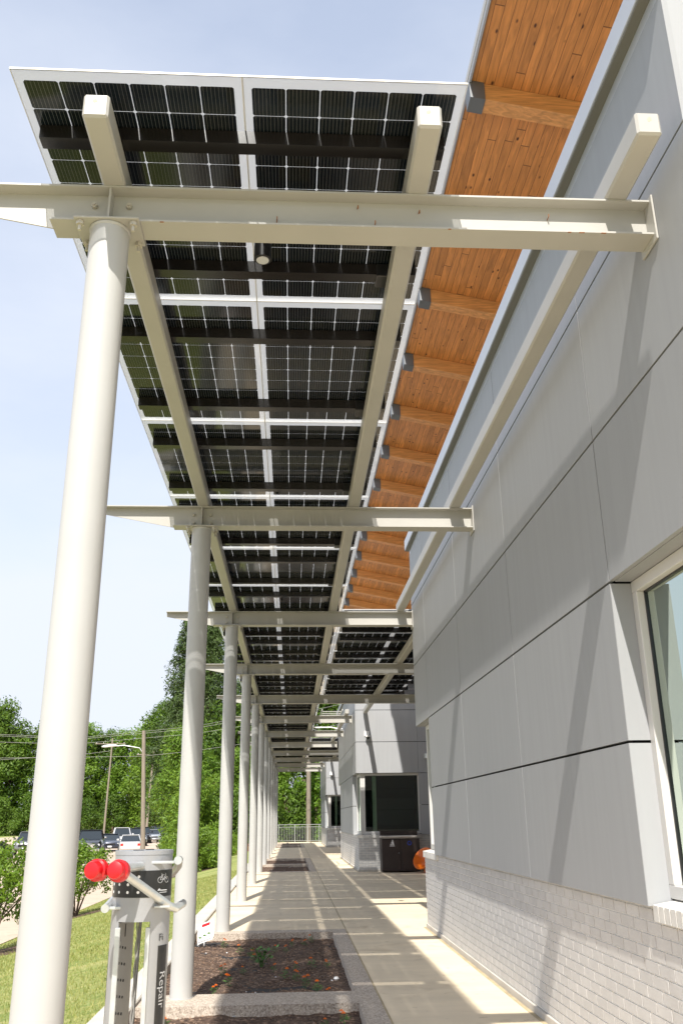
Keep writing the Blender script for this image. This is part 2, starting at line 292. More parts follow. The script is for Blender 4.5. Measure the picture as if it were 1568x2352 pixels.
def grassmat():
    m = bpy.data.materials.new('grass_ground'); m.use_nodes = True; t = m.node_tree; b = t.nodes['Principled BSDF']
    g = t.nodes.new('ShaderNodeTexCoord')
    mp = t.nodes.new('ShaderNodeMapping'); mp.inputs['Scale'].default_value = (.5, 2.4, 1); mp.inputs['Rotation'].default_value = (0, 0, .25); t.links.new(g.outputs['Object'], mp.inputs['Vector'])
    n = t.nodes.new('ShaderNodeTexNoise'); n.inputs['Scale'].default_value = 1.5; n.inputs['Detail'].default_value = 8; n.inputs['Roughness'].default_value = .65; t.links.new(mp.outputs[0], n.inputs['Vector'])
    n2 = t.nodes.new('ShaderNodeTexNoise'); n2.inputs['Scale'].default_value = 28; n2.inputs['Detail'].default_value = 6; n2.inputs['Roughness'].default_value = .7; t.links.new(g.outputs['Object'], n2.inputs['Vector'])
    ad = t.nodes.new('ShaderNodeMath'); ad.operation = 'ADD'; t.links.new(n.outputs['Fac'], ad.inputs[0]); t.links.new(n2.outputs['Fac'], ad.inputs[1])
    rp = t.nodes.new('ShaderNodeValToRGB'); e = rp.color_ramp.elements; e[0].position = .36; e[0].color = (.10, .16, .025, 1); e[1].position = .62; e[1].color = (.44, .40, .16, 1); e.new(.48).color = (.21, .26, .06, 1)
    hf = t.nodes.new('ShaderNodeMath'); hf.operation = 'MULTIPLY'; hf.inputs[1].default_value = .5; t.links.new(ad.outputs[0], hf.inputs[0]); t.links.new(hf.outputs[0], rp.inputs[0]); t.links.new(rp.outputs[0], b.inputs['Base Color'])
    bp = t.nodes.new('ShaderNodeBump'); bp.inputs['Strength'].default_value = .9; bp.inputs['Distance'].default_value = .04; t.links.new(n2.outputs['Fac'], bp.inputs['Height']); t.links.new(bp.outputs[0], b.inputs['Normal'])
    b.inputs['Roughness'].default_value = 1; return m
M['grass'] = grassmat()
def leafmat(name, c1, c2, trans=.35):
    m = bpy.data.materials.new(name); m.use_nodes = True; t = m.node_tree; t.nodes.clear()
    o = t.nodes.new('ShaderNodeOutputMaterial'); g = t.nodes.new('ShaderNodeNewGeometry')
    oi = t.nodes.new('ShaderNodeObjectInfo')
    rp = t.nodes.new('ShaderNodeValToRGB'); e = rp.color_ramp.elements; e[0].color = (*c1, 1); e[1].color = (*c2, 1)
    ad = t.nodes.new('ShaderNodeMath'); ad.operation = 'MULTIPLY_ADD'; ad.inputs[1].default_value = .75
    ml = t.nodes.new('ShaderNodeMath'); ml.operation = 'MULTIPLY'; ml.inputs[1].default_value = .25
    t.links.new(oi.outputs['Random'], ml.inputs[0]); t.links.new(g.outputs['Random Per Island'], ad.inputs[0]); t.links.new(ml.outputs[0], ad.inputs[2]); t.links.new(ad.outputs[0], rp.inputs[0])
    d = t.nodes.new('ShaderNodeBsdfPrincipled'); d.inputs['Roughness'].default_value = .45; d.inputs['Specular IOR Level'].default_value = .35; tl = t.nodes.new('ShaderNodeBsdfTranslucent')
    hs = t.nodes.new('ShaderNodeHueSaturation'); hs.inputs['Value'].default_value = 1.5; hs.inputs['Hue'].default_value = .48; t.links.new(rp.outputs[0], hs.inputs['Color'])
    t.links.new(rp.outputs[0], d.inputs['Base Color']); t.links.new(hs.outputs[0], tl.inputs[0])
    ms = t.nodes.new('ShaderNodeMixShader'); ms.inputs[0].default_value = trans
    t.links.new(d.outputs[0], ms.inputs[1]); t.links.new(tl.outputs[0], ms.inputs[2]); t.links.new(ms.outputs[0], o.inputs['Surface']); return m
M['leaf'] = leafmat('oak_leaves', (.035, .085, .010), (.145, .235, .028))
M['leaf_light'] = leafmat('light_leaves', (.08, .17, .018), (.22, .34, .04), .42)
M['pine'] = leafmat('pine_needles', (.028, .058, .014), (.095, .145, .035), .25)
M['shrub'] = leafmat('shrub_leaves', (.075, .15, .015), (.20, .31, .03), .4)
M['ivy'] = leafmat('ivy_leaves', (.075, .17, .015), (.20, .33, .03), .4)

# ---------------------------------------------------------------- mesh helpers
class MB:
    def __init__(s): s.v = []; s.f = []; s.mi = []
    def add(s, vs, fs, mi=0):
        o = len(s.v); s.v += [tuple(v) for v in vs]; s.f += [tuple(i + o for i in f) for f in fs]; s.mi += [mi] * len(fs)
    def box(s, x0, x1, y0, y1, z0, z1, mi=0):
        s.add([(x0, y0, z0), (x1, y0, z0), (x1, y1, z0), (x0, y1, z0), (x0, y0, z1), (x1, y0, z1), (x1, y1, z1), (x0, y1, z1)],
              [(0, 3, 2, 1), (4, 5, 6, 7), (0, 1, 5, 4), (1, 2, 6, 5), (2, 3, 7, 6), (3, 0, 4, 7)], mi)
    def tube(s, pts, r, n=12, cap=True, mi=0):
        pts = [Vector(p) for p in pts]; rs = r if isinstance(r, (list, tuple)) else [r] * len(pts)
        o = len(s.v); ref = None
        for i, p in enumerate(pts):
            d = (pts[min(i + 1, len(pts) - 1)] - pts[max(i - 1, 0)]).normalized()
            if ref is None: ref = Vector((0, 0, 1)) if abs(d.z) < .9 else Vector((1, 0, 0))
            a = d.cross(ref).normalized(); b = d.cross(a).normalized(); ref = -b if False else ref
            for k in range(n):
                t = 2 * math.pi * k / n; s.v.append(tuple(p + (a * math.cos(t) + b * math.sin(t)) * rs[i]))
        for i in range(len(pts) - 1):
            for k in range(n):
                s.f.append((o + i * n + k, o + i * n + (k + 1) % n, o + (i + 1) * n + (k + 1) % n, o + (i + 1) * n + k)); s.mi.append(mi)
        if cap:
            s.f.append(tuple(o + k for k in range(n))[::-1]); s.mi.append(mi)
            s.f.append(tuple(o + (len(pts) - 1) * n + k for k in range(n))); s.mi.append(mi)
    def lathe(s, prof, cx, cy, n=32, mi=0, axis=None):
        o = len(s.v)
        for r, z in prof:
            for k in range(n):
                t = 2 * math.pi * k / n; s.v.append((cx + r * math.cos(t), cy + r * math.sin(t), z))
        for i in range(len(prof) - 1):
            for k in range(n): s.f.append((o + i * n + k, o + i * n + (k + 1) % n, o + (i + 1) * n + (k + 1) % n, o + (i + 1) * n + k)); s.mi.append(mi)
    def prism(s, poly, a, b, plane='yz', mi=0):
        """poly in plane, extruded between a and b along the remaining axis"""
        def P(u, v, w): return {'yz': (w, u, v), 'xz': (u, w, v), 'xy': (u, v, w)}[plane]
        n = len(poly); s.add([P(u, v, a) for u, v in poly] + [P(u, v, b) for u, v in poly],
                             [tuple(range(n))[::-1], tuple(range(n, 2 * n))] + [(i, (i + 1) % n, n + (i + 1) % n, n + i) for i in range(n)], mi)
    def build(s, name, mats, parent=None, loc=(0, 0, 0), smooth=False, bevel=0, rot=None):
        me = bpy.data.meshes.new(name); me.from_pydata(s.v, [], s.f)
        for m_ in (mats if isinstance(mats, (list, tuple)) else [mats]): me.materials.append(M[m_] if isinstance(m_, str) else m_)
        for p, i in zip(me.polygons, s.mi): p.material_index = i
        bm = bmesh.new(); bm.from_mesh(me); bmesh.ops.recalc_face_normals(bm, faces=bm.faces)
        if bevel: bmesh.ops.bevel(bm, geom=[e for e in bm.edges if e.is_manifold and e.calc_face_angle(0) > .5], offset=bevel, segments=1, affect='EDGES')
        if smooth:
            for f in bm.faces: f.smooth = True
            for e in bm.edges:
                if e.is_manifold and e.calc_face_angle(0) > .6: e.smooth = False
        bm.to_mesh(me); bm.free()
        o = bpy.data.objects.new(name, me); C.objects.link(o); o.location = loc
        if rot: o.rotation_euler = rot
        if parent: o.parent = parent
        return o
def tag(o, label=None, cat=None, group=None, kind=None):
    if label: o['label'] = label
    if cat: o['category'] = cat
    if group: o['group'] = group
    if kind: o['kind'] = kind
    return o
def empty(name, loc, label, cat, group=None, rz=0):
    o = bpy.data.objects.new(name, None); C.objects.link(o); o.location = loc; o.rotation_euler = (0, 0, rz); o.empty_display_size = .2
    return tag(o, label, cat, group)
def copy_tree(o, parent=None):
    c = o.copy(); C.objects.link(c); c.parent = parent
    for ch in list(o.children): copy_tree(ch, c)
    return c
ORD = ['first', 'second', 'third', 'fourth', 'fifth', 'sixth', 'seventh', 'eighth', 'ninth', 'tenth', 'eleventh', 'twelfth', 'thirteenth', 'fourteenth', 'fifteenth', 'sixteenth', 'seventeenth', 'eighteenth', 'nineteenth', 'twentieth',
       'twenty-first', 'twenty-second', 'twenty-third', 'twenty-fourth', 'twenty-fifth', 'twenty-sixth', 'twenty-seventh', 'twenty-eighth', 'twenty-ninth', 'thirtieth']
PER = 24.5
# ---------------------------------------------------------------- ground
def gz(X, Y):
    if X > -1.55: return -.12
    if X > -6.3:
        s = (-1.55 - X) / 4.75; return -.05 - .95 * s
    return -1.0 + max(0, (Y - 60)) * .003
def sheet(name, xs, ys, zf, mt, kind='structure'):
    b = MB(); n = len(ys)
    for x in xs:
        for y in ys: b.v.append((x, y, zf(x, y)))
    for i in range(len(xs) - 1):
        for j in range(n - 1): b.f.append((i * n + j, (i + 1) * n + j, (i + 1) * n + j + 1, i * n + j + 1)); b.mi.append(0)
    o = b.build(name, mt, smooth=False); tag(o, kind=kind); return o
def fr(a, b, n): return [a + (b - a) * i / n for i in range(n + 1)]
def gground(x, y):
    return gz(x, y) - (.06 if x <= -6.3 or x > -1.55 else 0)
sheet('ground', [-700, -300, -120, -60, -40, -25, -15, -10, -7, -6.32, -6.28] + fr(-6, -1.56, 12) + [-1.54, 0, 5, 20, 60, 200, 600], [-60, -20] + fr(-10, 60, 70) + [70, 90, 110, 150, 190, 220, 300, 500, 900],
      lambda x, y: gground(x, y) + (.02 * noise.noise(Vector((x * .5, y * .5, 0))) if -6.2 < x < -1.6 else 0) - (.25 if x > -1.55 else 0), 'grass')
# parking lot: a sheet over the ground
sheet('parking_lot', [-48, -40, -30, -20, -14, -9, -6.33], fr(-20, 60, 4) + fr(66, 200, 12), lambda x, y: gz(min(x, -6.31), y) + .0, 'asphalt')
# grassy island between road and trees
b = MB(); b.box(-34, -20.5, 118, 119.2, -.85, -.68); o = b.build('kerb', 'concrete_curb', bevel=.02); tag(o, kind='structure')

# walkway slabs (real gaps between slabs over a dark base)
def walkway():
    b = MB(); base = MB()
    xs = [(-1.30, .775), (.795, 1.99)]
    def slab(x0, x1, y0, y1): b.box(x0, x1, y0 + .003, y1 - .003, -.11, 0)
    # bed zones repeat with the building bays
    right_j = [-6, -2] + [13.62 - 4.9 * 2 + 4.9 * k for k in range(13)] + [66]
    right_j = sorted(right_j)
    for a, c in zip(right_j[:-1], right_j[1:]): slab(.795, 2.1, a, c)
    segs = [(-6, 3.7)]
    for k in range(2):
        y0 = 13.62 + PER * k; y1 = 3.7 + PER * (k + 1)
        js = [y0, y0 + 4.9, y0 + 9.75, y1]
        for a, c in zip(js[:-1], js[1:]): slab(-1.30, .775, a, c); slab(2.1, 6, a + .18, c + .18) ; slab(6, 11, a + .18, c + .18)
    slab(-1.30, .775, -6, 3.7); slab(-1.3, .775, 62.7, 66)
    slab(2.1, 9, 62.4, 66); slab(2.1, 9, -6, 3.2)
    base.box(-1.28, 11, -6, 66, -.3, -.09)
    tag(base.build('paving_base', 'dark'), kind='structure')
    tag(b.build('walkway', 'concrete'), kind='structure')
    j = MB(); j.box(.7755, .7945, -6, 66, -.05, -.0015)
    tag(j.build('walkway_joint', 'jointfill'), kind='structure')
walkway()
b = MB(); b.box(-1.56, -1.31, -6, 66.3, -.5, .035); b2 = b
tag(b.build('kerb', 'concrete_curb', bevel=.012), kind='structure')
def bed(y0, y1, n):
    """one planting bed: aggregate border, soil"""
    b = MB(); b.box(-1.30, .775, y0 - (.35 if y0 % PER < 6 else .25), y0, -.16, .006); b.box(-1.30, .775, y1, y1 + (.288 if y0 % PER < 6 else .3), -.16, .006); b.box(.585, .775, y0, y1, -.16, .006)
    o = b.build('planter_border', 'aggregate'); tag(o, kind='structure')
    xs = fr(-1.30, .585, 40); ys = fr(y0, y1, 90)
    def zf(x, y):
        e = min(1, (y1 - y) / .18, (x + 1.30) / .1 + .2, (.585 - x) / .12, (y - y0) / .2)
        return -.075 + .03 * noise.noise(Vector((x * 2.3, y * 2.3, n))) + .014 * noise.noise(Vector((x * 11, y * 11, n))) + .012 * noise.noise(Vector((x * 31, y * 31, 3)))
    o = sheet('soil', xs, ys, zf, 'soil')
    for p in o.data.polygons: p.use_smooth = True
    c = MB()
    for i in range(1500 if y0 < 12 else 250):
        x = random.uniform(-1.27, .56); y = random.uniform(y0 + .03, y1 - .03); z = zf(x, y) + .004; s = random.uniform(.003, .011); a = random.uniform(0, 3.2); t = random.uniform(-.5, .5)
        ca, sa = math.cos(a) * s * random.uniform(1, 2.4), math.sin(a) * s
        vs = [(x - ca, y - sa, z), (x + sa, y - ca * .5, z + s * .3), (x + ca, y + sa, z + s * t), (x - sa, y + ca * .5, z + s * .6)]
        top = [(v[0], v[1], v[2] + s * .5) for v in vs]
        c.add(vs + top, [(0, 1, 2, 3), (7, 6, 5, 4), (0, 4, 5, 1), (1, 5, 6, 2), (2, 6, 7, 3), (3, 7, 4, 0)], 0 if random.random() < .99 else 1)
    tag(c.build('bark_mulch', ['chips', 'white']), kind='stuff')
    return zf
BZ = []
for k in range(3):
    BZ.append(bed(4.05 + PER * k, 8.33 + PER * k, k)); BZ.append(bed(8.87 + PER * k, 13.31 + PER * k, k + .5))

# ---------------------------------------------------------------- the building
bld = empty('community_building', (2, 3.3, 0), 'grey panelled building with pale brick base and timber roof, right of the walkway', 'building')
def bpart(mb, name, mt, parent=None, **k):
    """mesh in world coordinates, parented to the building (or one of its parts)"""
    o = mb.build(name, mt, **k)
    p = parent or bld; o.parent = p
    o.location = Vector((0, 0, 0)) - (Vector(bld.location) if p is bld else Vector(bld.location) + Vector(p.location) * 1) if p is bld else (0, 0, 0)
    return o
G = .008
ZR = [1.02, 1.88, 2.82, 3.76, 4.74, 5.60]
def wing(ys, first=False, xe=9.0, depth=10.38, X0=1.92):
    ye = ys + depth; J = [0, 1.70, 4.13, 6.60, 9.09, depth]
    c = MB(); T = .03
    for ri in range(5):
        z0, z1 = ZR[ri] + (G if ri else 0), ZR[ri + 1] - (G if ri < 4 else 0)
        for ji in range(5):
            if ri < 2 and ji in (0, 4): continue
            y0, y1 = ys + J[ji] + (.0055 if ji else .0), ys + J[ji + 1] - (.0055 if ji < 4 else 0)
            c.box(X0, X0 + T, y0, y1, z0, z1)
        # -Y face and +Y face
        XJ = [X0 + T, 3.92, 6.4, xe]
        for ji in range(3):
            if ri < 2 and ji == 0: continue
            c.box(XJ[ji] + (.003 if ji else 0), XJ[ji + 1] - .003, ys, ys + T, z0, z1)
            c.box(XJ[ji] + (.003 if ji else 0), XJ[ji + 1] - .003, ye - T, ye, z0, z1)
    # reveals of the two corner windows and undersides of the overhang
    for y in (ys + 1.703, ys + 9.087 - T):
        for a, z in ((ZR[0], ZR[1] - G), (ZR[1] + G, ZR[2] - G)): c.box(X0 + .0008, X0 + .14, y - .0035 if y < ys + 5 else y + T, y - .0005 if y < ys + 5 else y + T + .003, a, z)
    for yy in (ys, ye - T):
        for a, z in ((ZR[0], ZR[1] - G), (ZR[1] + G, ZR[2] - G)): c.box(3.92 - .001, 3.95, yy + (T if yy == ys else -.12), yy + (.14 if yy == ys else 0), a, z) if False else None
    c.box(X0 + T + .001, xe, ys + T + .001, ys + 1.69, ZR[2] + .002, ZR[2] + .03)
    c.box(X0 + T + .001, xe, ys + 9.10, ye - T - .001, ZR[2] + .002, ZR[2] + .03)
    bpart(c, 'cladding', 'clad')
    d = MB()  # dark backing seen in the joints
    d.box(X0 + .036, xe - .05, ys + .036, ye - .036, ZR[2] + .04, ZR[5] + .1)
    d.box(X0 + .05, xe - .05, ys + 1.76, ys + 9.03, 1.03, ZR[2] + .039)
    d.box(3.99, xe - .05, ys + .05, ys + 1.759, 1.03, ZR[2] + .039); d.box(3.99, xe - .05, ys + 9.031, ye - .05, 1.03, ZR[2] + .039)
    bpart(d, 'wall_core', 'dark')
    # brick base
    k = MB(); k.box(X0 + .055, xe, ys + .055, ye - .055, .055, 1.018)
    core = bpart(k, 'brick_base', 'mortar' if first else 'brick')
    if first:  # every brick modelled, standing proud of raked joints
        k = MB(); rr0 = random.Random(4); row = 0; z = .07
        while z < 1.0:
            y = ys + .047 - (.102 if row % 2 else 0)
            while y < ye - .05:
                y0, y1 = max(y + .004, ys + .047), min(y + .199, ye - .047)
                if y1 - y0 > .03: k.box(X0 + .0475 + rr0.uniform(-.0003, .0003), X0 + .10, y0 + rr0.uniform(0, .0015), y1 - rr0.uniform(0, .0015), z + rr0.uniform(0, .001), z + .0585, rr0.choice((0, 0, 1, 2)))
                y += .203
            z += .0668; row += 1
        bo = k.build('bricks', ['brick_a', 'brick_b', 'brick_c']); bo.parent = core
    k = MB(); k.box(X0 + .03, xe, ys + .03, ye - .03, -.1, .058)
    bpart(k, 'foundation', 'concrete_curb', bevel=.004)
    k = MB(); k.box(X0 - .006, X0 + .029, ys + .0, ye - .0, -.05, .003)
    bpart(k, 'sealant_strip', 'jointfill')
    # sloped rowlock brick sills under the corner windows
    def rowlock(a0, a1, ax):
        s = MB(); n = int((a1 - a0) / .0745); w = (a1 - a0) / n
        for i in range(n):
            u0, u1 = a0 + i * w + .004, a0 + (i + 1) * w - .004
            if ax == 'y': s.prism([(X0 + .02, .945), (X0 + .02, 1.028), (X0 + .17, 1.052), (X0 + .17, .945)], u0, u1, 'xz')
            else: s.prism([(ax + .02, .945), (ax + .02, 1.028), (ax + .17, 1.052), (ax + .17, .945)] if ax < ys + 5 else [(ax - .02, .945), (ax - .02, 1.028), (ax - .17, 1.052), (ax - .17, .945)], u0, u1, 'yz')
        return s
    for q, (a0, a1) in enumerate(((ys + .05, ys + 1.69), (ys + 9.10, ye - .05))):
        s = rowlock(a0, a1, 'y'); y_ = ys if q == 0 else ye
        s2 = rowlock(X0 + .19, 3.92, ys if q == 0 else ye); s.v and s.add(s2.v, s2.f)
        bpart(s, 'window_sill', 'sill_brick', bevel=.002)
        mo = MB(); mo.box(X0 + .026, X0 + .16, a0, a1, .95, 1.0262); mo.box(X0 + .19, 3.92, *sorted((y_ + (.026 if q == 0 else -.026), y_ + (.16 if q == 0 else -.16))), .95, 1.0262)
        bpart(mo, 'sill_mortar', 'mortar')
    # corner windows: frame, glass
    for q in (0, 1):
        ya, yb = (ys + .13, ys + 1.702) if q == 0 else (ys + 9.088, ye - .13)
        xf = X0 + .13; yf = ya if q == 0 else yb - .08
        z0, z1 = 1.055, ZR[2]
        f = MB(); w = .07
        f.box(xf, xf + .08, ya, yb, z1 - w, z1); f.box(xf, xf + .08, ya, yb, z0, z0 + w)
        f.box(xf, xf + .08, ya, ya + w, z0 + w, z1 - w); f.box(xf, xf + .08, yb - w, yb, z0 + w, z1 - w)
        f.box(xf + .081, 3.985, yf, yf + .08, z1 - w, z1); f.box(xf + .081, 3.985, yf, yf + .08, z0, z0 + w)
        f.box(3.90, 3.985, yf, yf + .08, z0 + w, z1 - w)
        if q == 0: f.box(xf + .081, xf + .15, yf, yf + .08, z0 + w, z1 - w)
        fo = bpart(f, 'window', 'frame', bevel=.004)
        gk = MB(); e = .012
        gk.box(xf + .045, xf + .075, ya + w, ya + w + e, z0 + w, z1 - w); gk.box(xf + .045, xf + .075, yb - w - e, yb - w, z0 + w, z1 - w)
        gk.box(xf + .045, xf + .075, ya + w + e, yb - w - e, z0 + w, z0 + w + e); gk.box(xf + .045, xf + .075, ya + w + e, yb - w - e, z1 - w - e, z1 - w)
        go = gk.build('gasket', 'black'); go.parent = fo
        g = MB(); g.box(xf + .055, xf + .063, ya + w + e, yb - w - e, z0 + w + e, z1 - w - e)
        g.box(xf + (.15 if q == 0 else .085), 3.90, yf + .055 if q == 0 else yf + .017, yf + .063 if q == 0 else yf + .025, z0 + w, z1 - w, 1)
        po = g.build('pane', ['glass_side', 'glass']); po.parent = fo
        # blind and sill inside
        bl = MB(); bl.box(xf + .13, xf + .15, ya + .12, yb - .005, z0 + w + .02, z1 - w) if q == 0 and first else bl.box(xf + .40, xf + .52, yf + .30, yf + .34, z0 + w, z1 - w)
        if q == 0: bo = bl.build('window_blind', 'blind'); bo.parent = fo
        if q == 0:
            it = MB(); it.box(2.7, 3.95, ys + 1.45, ys + 1.67, 1.3, 2.1); it.box(2.15, 3.98, ys + .25, ys + 1.69, .98, 1.0)
            io = it.build('interior_cabinet', 'ballast'); io.parent = fo
    # parapet: recessed flashing, dark soffit of the coping, light coping face
    p = MB(); p.box(X0 + .004, xe, ys + .004, ye - .004, ZR[5] + .009, 5.6845); p.box(X0 + .045, xe, ys + .045, ye - .045, ZR[5] - .01, ZR[5] + .008, 1)
    bpart(p, 'parapet_flashing', ['coping', 'dark'])
    p = MB(); p.box(X0 - .066, xe + .07, ys - .066, ye + .066, 5.70, 5.87, 0); 
    co = bpart(p, 'coping', 'coping', bevel=.004)
    p = MB(); p.box(X0 - .058, xe, ys - .058, ye + .058, 5.685, 5.699)
    bpart(p, 'coping_drip', 'coping_dark')
    # reglet between flashing and panels
wing(3.30, True); wing(3.32 + PER, X0=1.98); wing(3.32 + 2 * PER, X0=1.98)
# entrance walls set back between the wings
for k in (0, 1):
    b = MB()
    y0 = 13.7 + PER * k; y1 = 27.8 + PER * k
    for a in range(5):
        b.box(8.0, 8.04, y0 + (y1 - y0) * a / 5 + .004, y0 + (y1 - y0) * (a + 1) / 5 - .004, 2.9, 5.7)
    bpart(b, 'recessed_wall', 'clad')
for k in (0, 1):
    b = MB(); b.box(8.05, 8.10, 13.7 + PER * k, 27.8 + PER * k, 0, 5.8); bpart(b, 'entrance_glazing', 'glass')
b = MB(); b.box(8.11, 8.2, 13.6, 76, 0, 5.8); bpart(b, 'inner_wall', 'ballast')
# timber roof high above: soffit slopes down towards the building
XL, ZL, SL = 2.31, 10.67, -.197
def zr(x): return ZL + SL * (x - XL)
XRr = 9.0; YR0, YR1 = 1.5, 50.0
rf = MB(); rf.add([(XL, YR0, zr(XL)), (XRr, YR0, zr(XRr)), (XRr, YR1, zr(XRr)), (XL, YR1, zr(XL)), (XL, YR0, zr(XL) + .05), (XRr, YR0, zr(XRr) + .05), (XRr, YR1, zr(XRr) + .05), (XL, YR1, zr(XL) + .05)],
                  [(0, 3, 2, 1), (4, 5, 6, 7), (0, 1, 5, 4), (1, 2, 6, 5), (2, 3, 7, 6), (3, 0, 4, 7)])
roof = bpart(rf, 'timber_soffit', 'soffit')
rf = MB(); s_ = .052
rf.add([(XL - .05, YR0 - .1, zr(XL) + s_), (XRr, YR0 - .1, zr(XRr) + s_), (XRr, YR1 + .1, zr(XRr) + s_), (XL - .05, YR1 + .1, zr(XL) + s_), (XL - .05, YR0 - .1, zr(XL) + .16), (XRr, YR0 - .1, zr(XRr) + .30), (XRr, YR1 + .1, zr(XRr) + .30), (XL - .05, YR1 + .1, zr(XL) + .16)],
       [(0, 3, 2, 1), (4, 5, 6, 7), (0, 1, 5, 4), (1, 2, 6, 5), (2, 3, 7, 6), (3, 0, 4, 7)])
o = rf.build('roof_sheet', 'roofing'); o.parent = roof
rf = MB(); rf.box(XL - .04, XL - .012, YR0 - .05, YR1 + .05, zr(XL) - .03, zr(XL) + .05)
o = rf.build('fascia', 'coping'); o.parent = roof
g_sp = 2.354; yk = 7.66 - 2 * g_sp
yk = 7.72 - 3 * g_sp + g_sp
gy = 8.745 - 2 * g_sp
GW = .23
while gy < YR1:
    if gy > YR0:
        g = MB(); x0, x1 = XL + .02, XRr - .1
        g.add([(x0, gy, zr(x0) - .275), (x1, gy, zr(x1) - .275), (x1, gy + GW, zr(x1) - .275), (x0, gy + GW, zr(x0) - .275), (x0, gy, zr(x0) + .0 - .002), (x1, gy, zr(x1) - .002), (x1, gy + GW, zr(x1) - .002), (x0, gy + GW, zr(x0) - .002)],
              [(0, 3, 2, 1), (4, 5, 6, 7), (0, 1, 5, 4), (1, 2, 6, 5), (2, 3, 7, 6), (3, 0, 4, 7)])
        go = g.build('glulam_beam', 'glulam', bevel=.006); go.parent = roof
        c = MB(); xa, xb = XL - .038, XL + .16
        c.add([(xa, gy - .012, zr(xa) - .288), (xb, gy - .012, zr(xb) - .288), (xb, gy + GW + .012, zr(xb) - .288), (xa, gy + GW + .012, zr(xa) - .288), (xa, gy - .012, zr(xa) - .004), (xb, gy - .012, zr(xb) - .004), (xb, gy + GW + .012, zr(xb) - .004), (xa, gy + GW + .012, zr(xa) - .004)],
              [(0, 3, 2, 1), (4, 5, 6, 7), (0, 1, 5, 4), (1, 2, 6, 5), (2, 3, 7, 6), (3, 0, 4, 7)])
        co = c.build('end_cap', 'steel_cap'); co.parent = roof
    gy += g_sp
# clerestory wall carrying the high roof
b = MB(); b.box(6.0, 6.1, 3.5, 31.5, 5.6, zr(6.05) - .01); bpart(b, 'clerestory_wall', 'clad')
b = MB(); b.box(2.2, 9, 13.61, 27.57, 5.3, 5.78) if False else b.box(8.0, 9, 13.61, 27.57, 5.72, 5.78); bpart(b, 'entrance_roof', 'roofing')

# ---------------------------------------------------------------- canopy steel
CX = -.966; Y0 = 3.82; SPC = 4.9; NB = 12
def near_far(k, what, n):
    return f'{ORD[k]} {what} counting from the near end of the canopy'
# column prototype, origin at its foot
def make_column():
    r = empty('canopy_column', (0, 0, 0), 'x', 'column', 'round columns along the canopy')
    b = MB(); b.tube([(0, 0, -.02), (0, 0, 4.385)], .1, 40); b.build('shaft', 'column', r, smooth=True)
    b = MB(); b.lathe([(.0995, 4.368), (.104, 4.372), (.106, 4.379), (.104, 4.3845)], 0, 0, 40); b.build('weld', 'column', r, smooth=True)
    b = MB(); b.box(-.165, .165, -.115, .115, 4.3855, 4.3985); b.build('top_plate', 'cream', r, bevel=.003)
    for sx in (-1, 1):
        for sy in (-1, 1):
            b = MB(); b.tube([(sx * .135, sy * .085, 4.33), (sx * .135, sy * .085, 4.385)], .009, 8); b.tube([(sx * .135, sy * .085, 4.362), (sx * .135, sy * .085, 4.384)], .02, 6); b.build('bolt', 'bolt', r)
    b = MB(); b.tube([(0, 0, .0), (0, 0, .012)], .108, 40); b.build('base_collar', 'column', r)
    return r
col0 = make_column()
cdesc = ['nearest round cream column, large at the left edge', 'round column standing behind the bicycle repair stand', 'round column at the back edge of the near planting bed', 'round column standing on the sunlit paving behind the near flower bed']
for k in range(NB):
    c = col0 if k == 0 else copy_tree(col0)
    c.location = (CX, Y0 + SPC * k, 0.0)
    c['label'] = cdesc[k] if k < 4 else f'pale round canopy column, {ORD[k]} in the row from the near end'

def ibeam(b, x0, x1, y, z0, z1, hw=.078, tf=.011, tw=.008):
    b.box(x0, x1, y - hw, y + hw, z1 - tf, z1); b.box(x0, x1, y - hw, y + hw, z0, z0 + tf); b.box(x0, x1, y - tw / 2, y + tw / 2, z0 + tf, z1 - tf)
def make_beam(x1, plate):
    r = empty('cross_beam', (0, 0, 0), 'x', 'steel beam', 'cream steel cross beams of the canopy')
    b = MB(); xs = -1.26
    ibeam(b, xs, x1, 0, 4.40, 4.62)
    # tapered outrigger
    b.box(-2.0, xs, -.078, .078, 4.609, 4.62)
    b.prism([(-2.0, 4.545), (xs, 4.40), (xs, 4.609), (-2.0, 4.609)], -.004, .004, 'xz')
    b.build('i_beam', 'cream', r)
    b = MB(); b.box(CX - .005, CX + .005, -.076, -.0045, 4.412, 4.608); b.box(CX - .005, CX + .005, .0045, .076, 4.412, 4.608); b.build('stiffener', 'cream', r)
    for sx in (-.09, .09):
        for z in (4.45, 4.54):
            b = MB(); b.tube([(CX + sx, -.035, z), (CX + sx, -.0045, z)], .008, 8); b.tube([(CX + sx, -.024, z), (CX + sx, -.006, z)], .017, 6); b.build('bolt', 'bolt', r)
    if plate:
        b = MB(); b.box(x1 + .0005, x1 + .012, -.1, .1, 4.36, 4.64); b.build('end_plate', 'cream', r, bevel=.002)
    return r
bshort = make_beam(1.906, True); blong = make_beam(7.9, False)
first = {False: True, True: True}
for k in range(NB):
    lng = k % 5 in (3, 4) and k < 10
    src = blong if lng else bshort
    o = src if first[lng] else copy_tree(src); first[lng] = False
    o.location = (0 if (lng or k < 3) else .0, Y0 + SPC * k, 0)
    o['label'] = ('nearest cream steel beam running from the near column to the grey wall' if k == 0 else
                  ('long cream steel beam reaching into the recess, ' if lng else 'cream steel beam fixed to the grey wall, ') + f'{ORD[k]} from the near end')
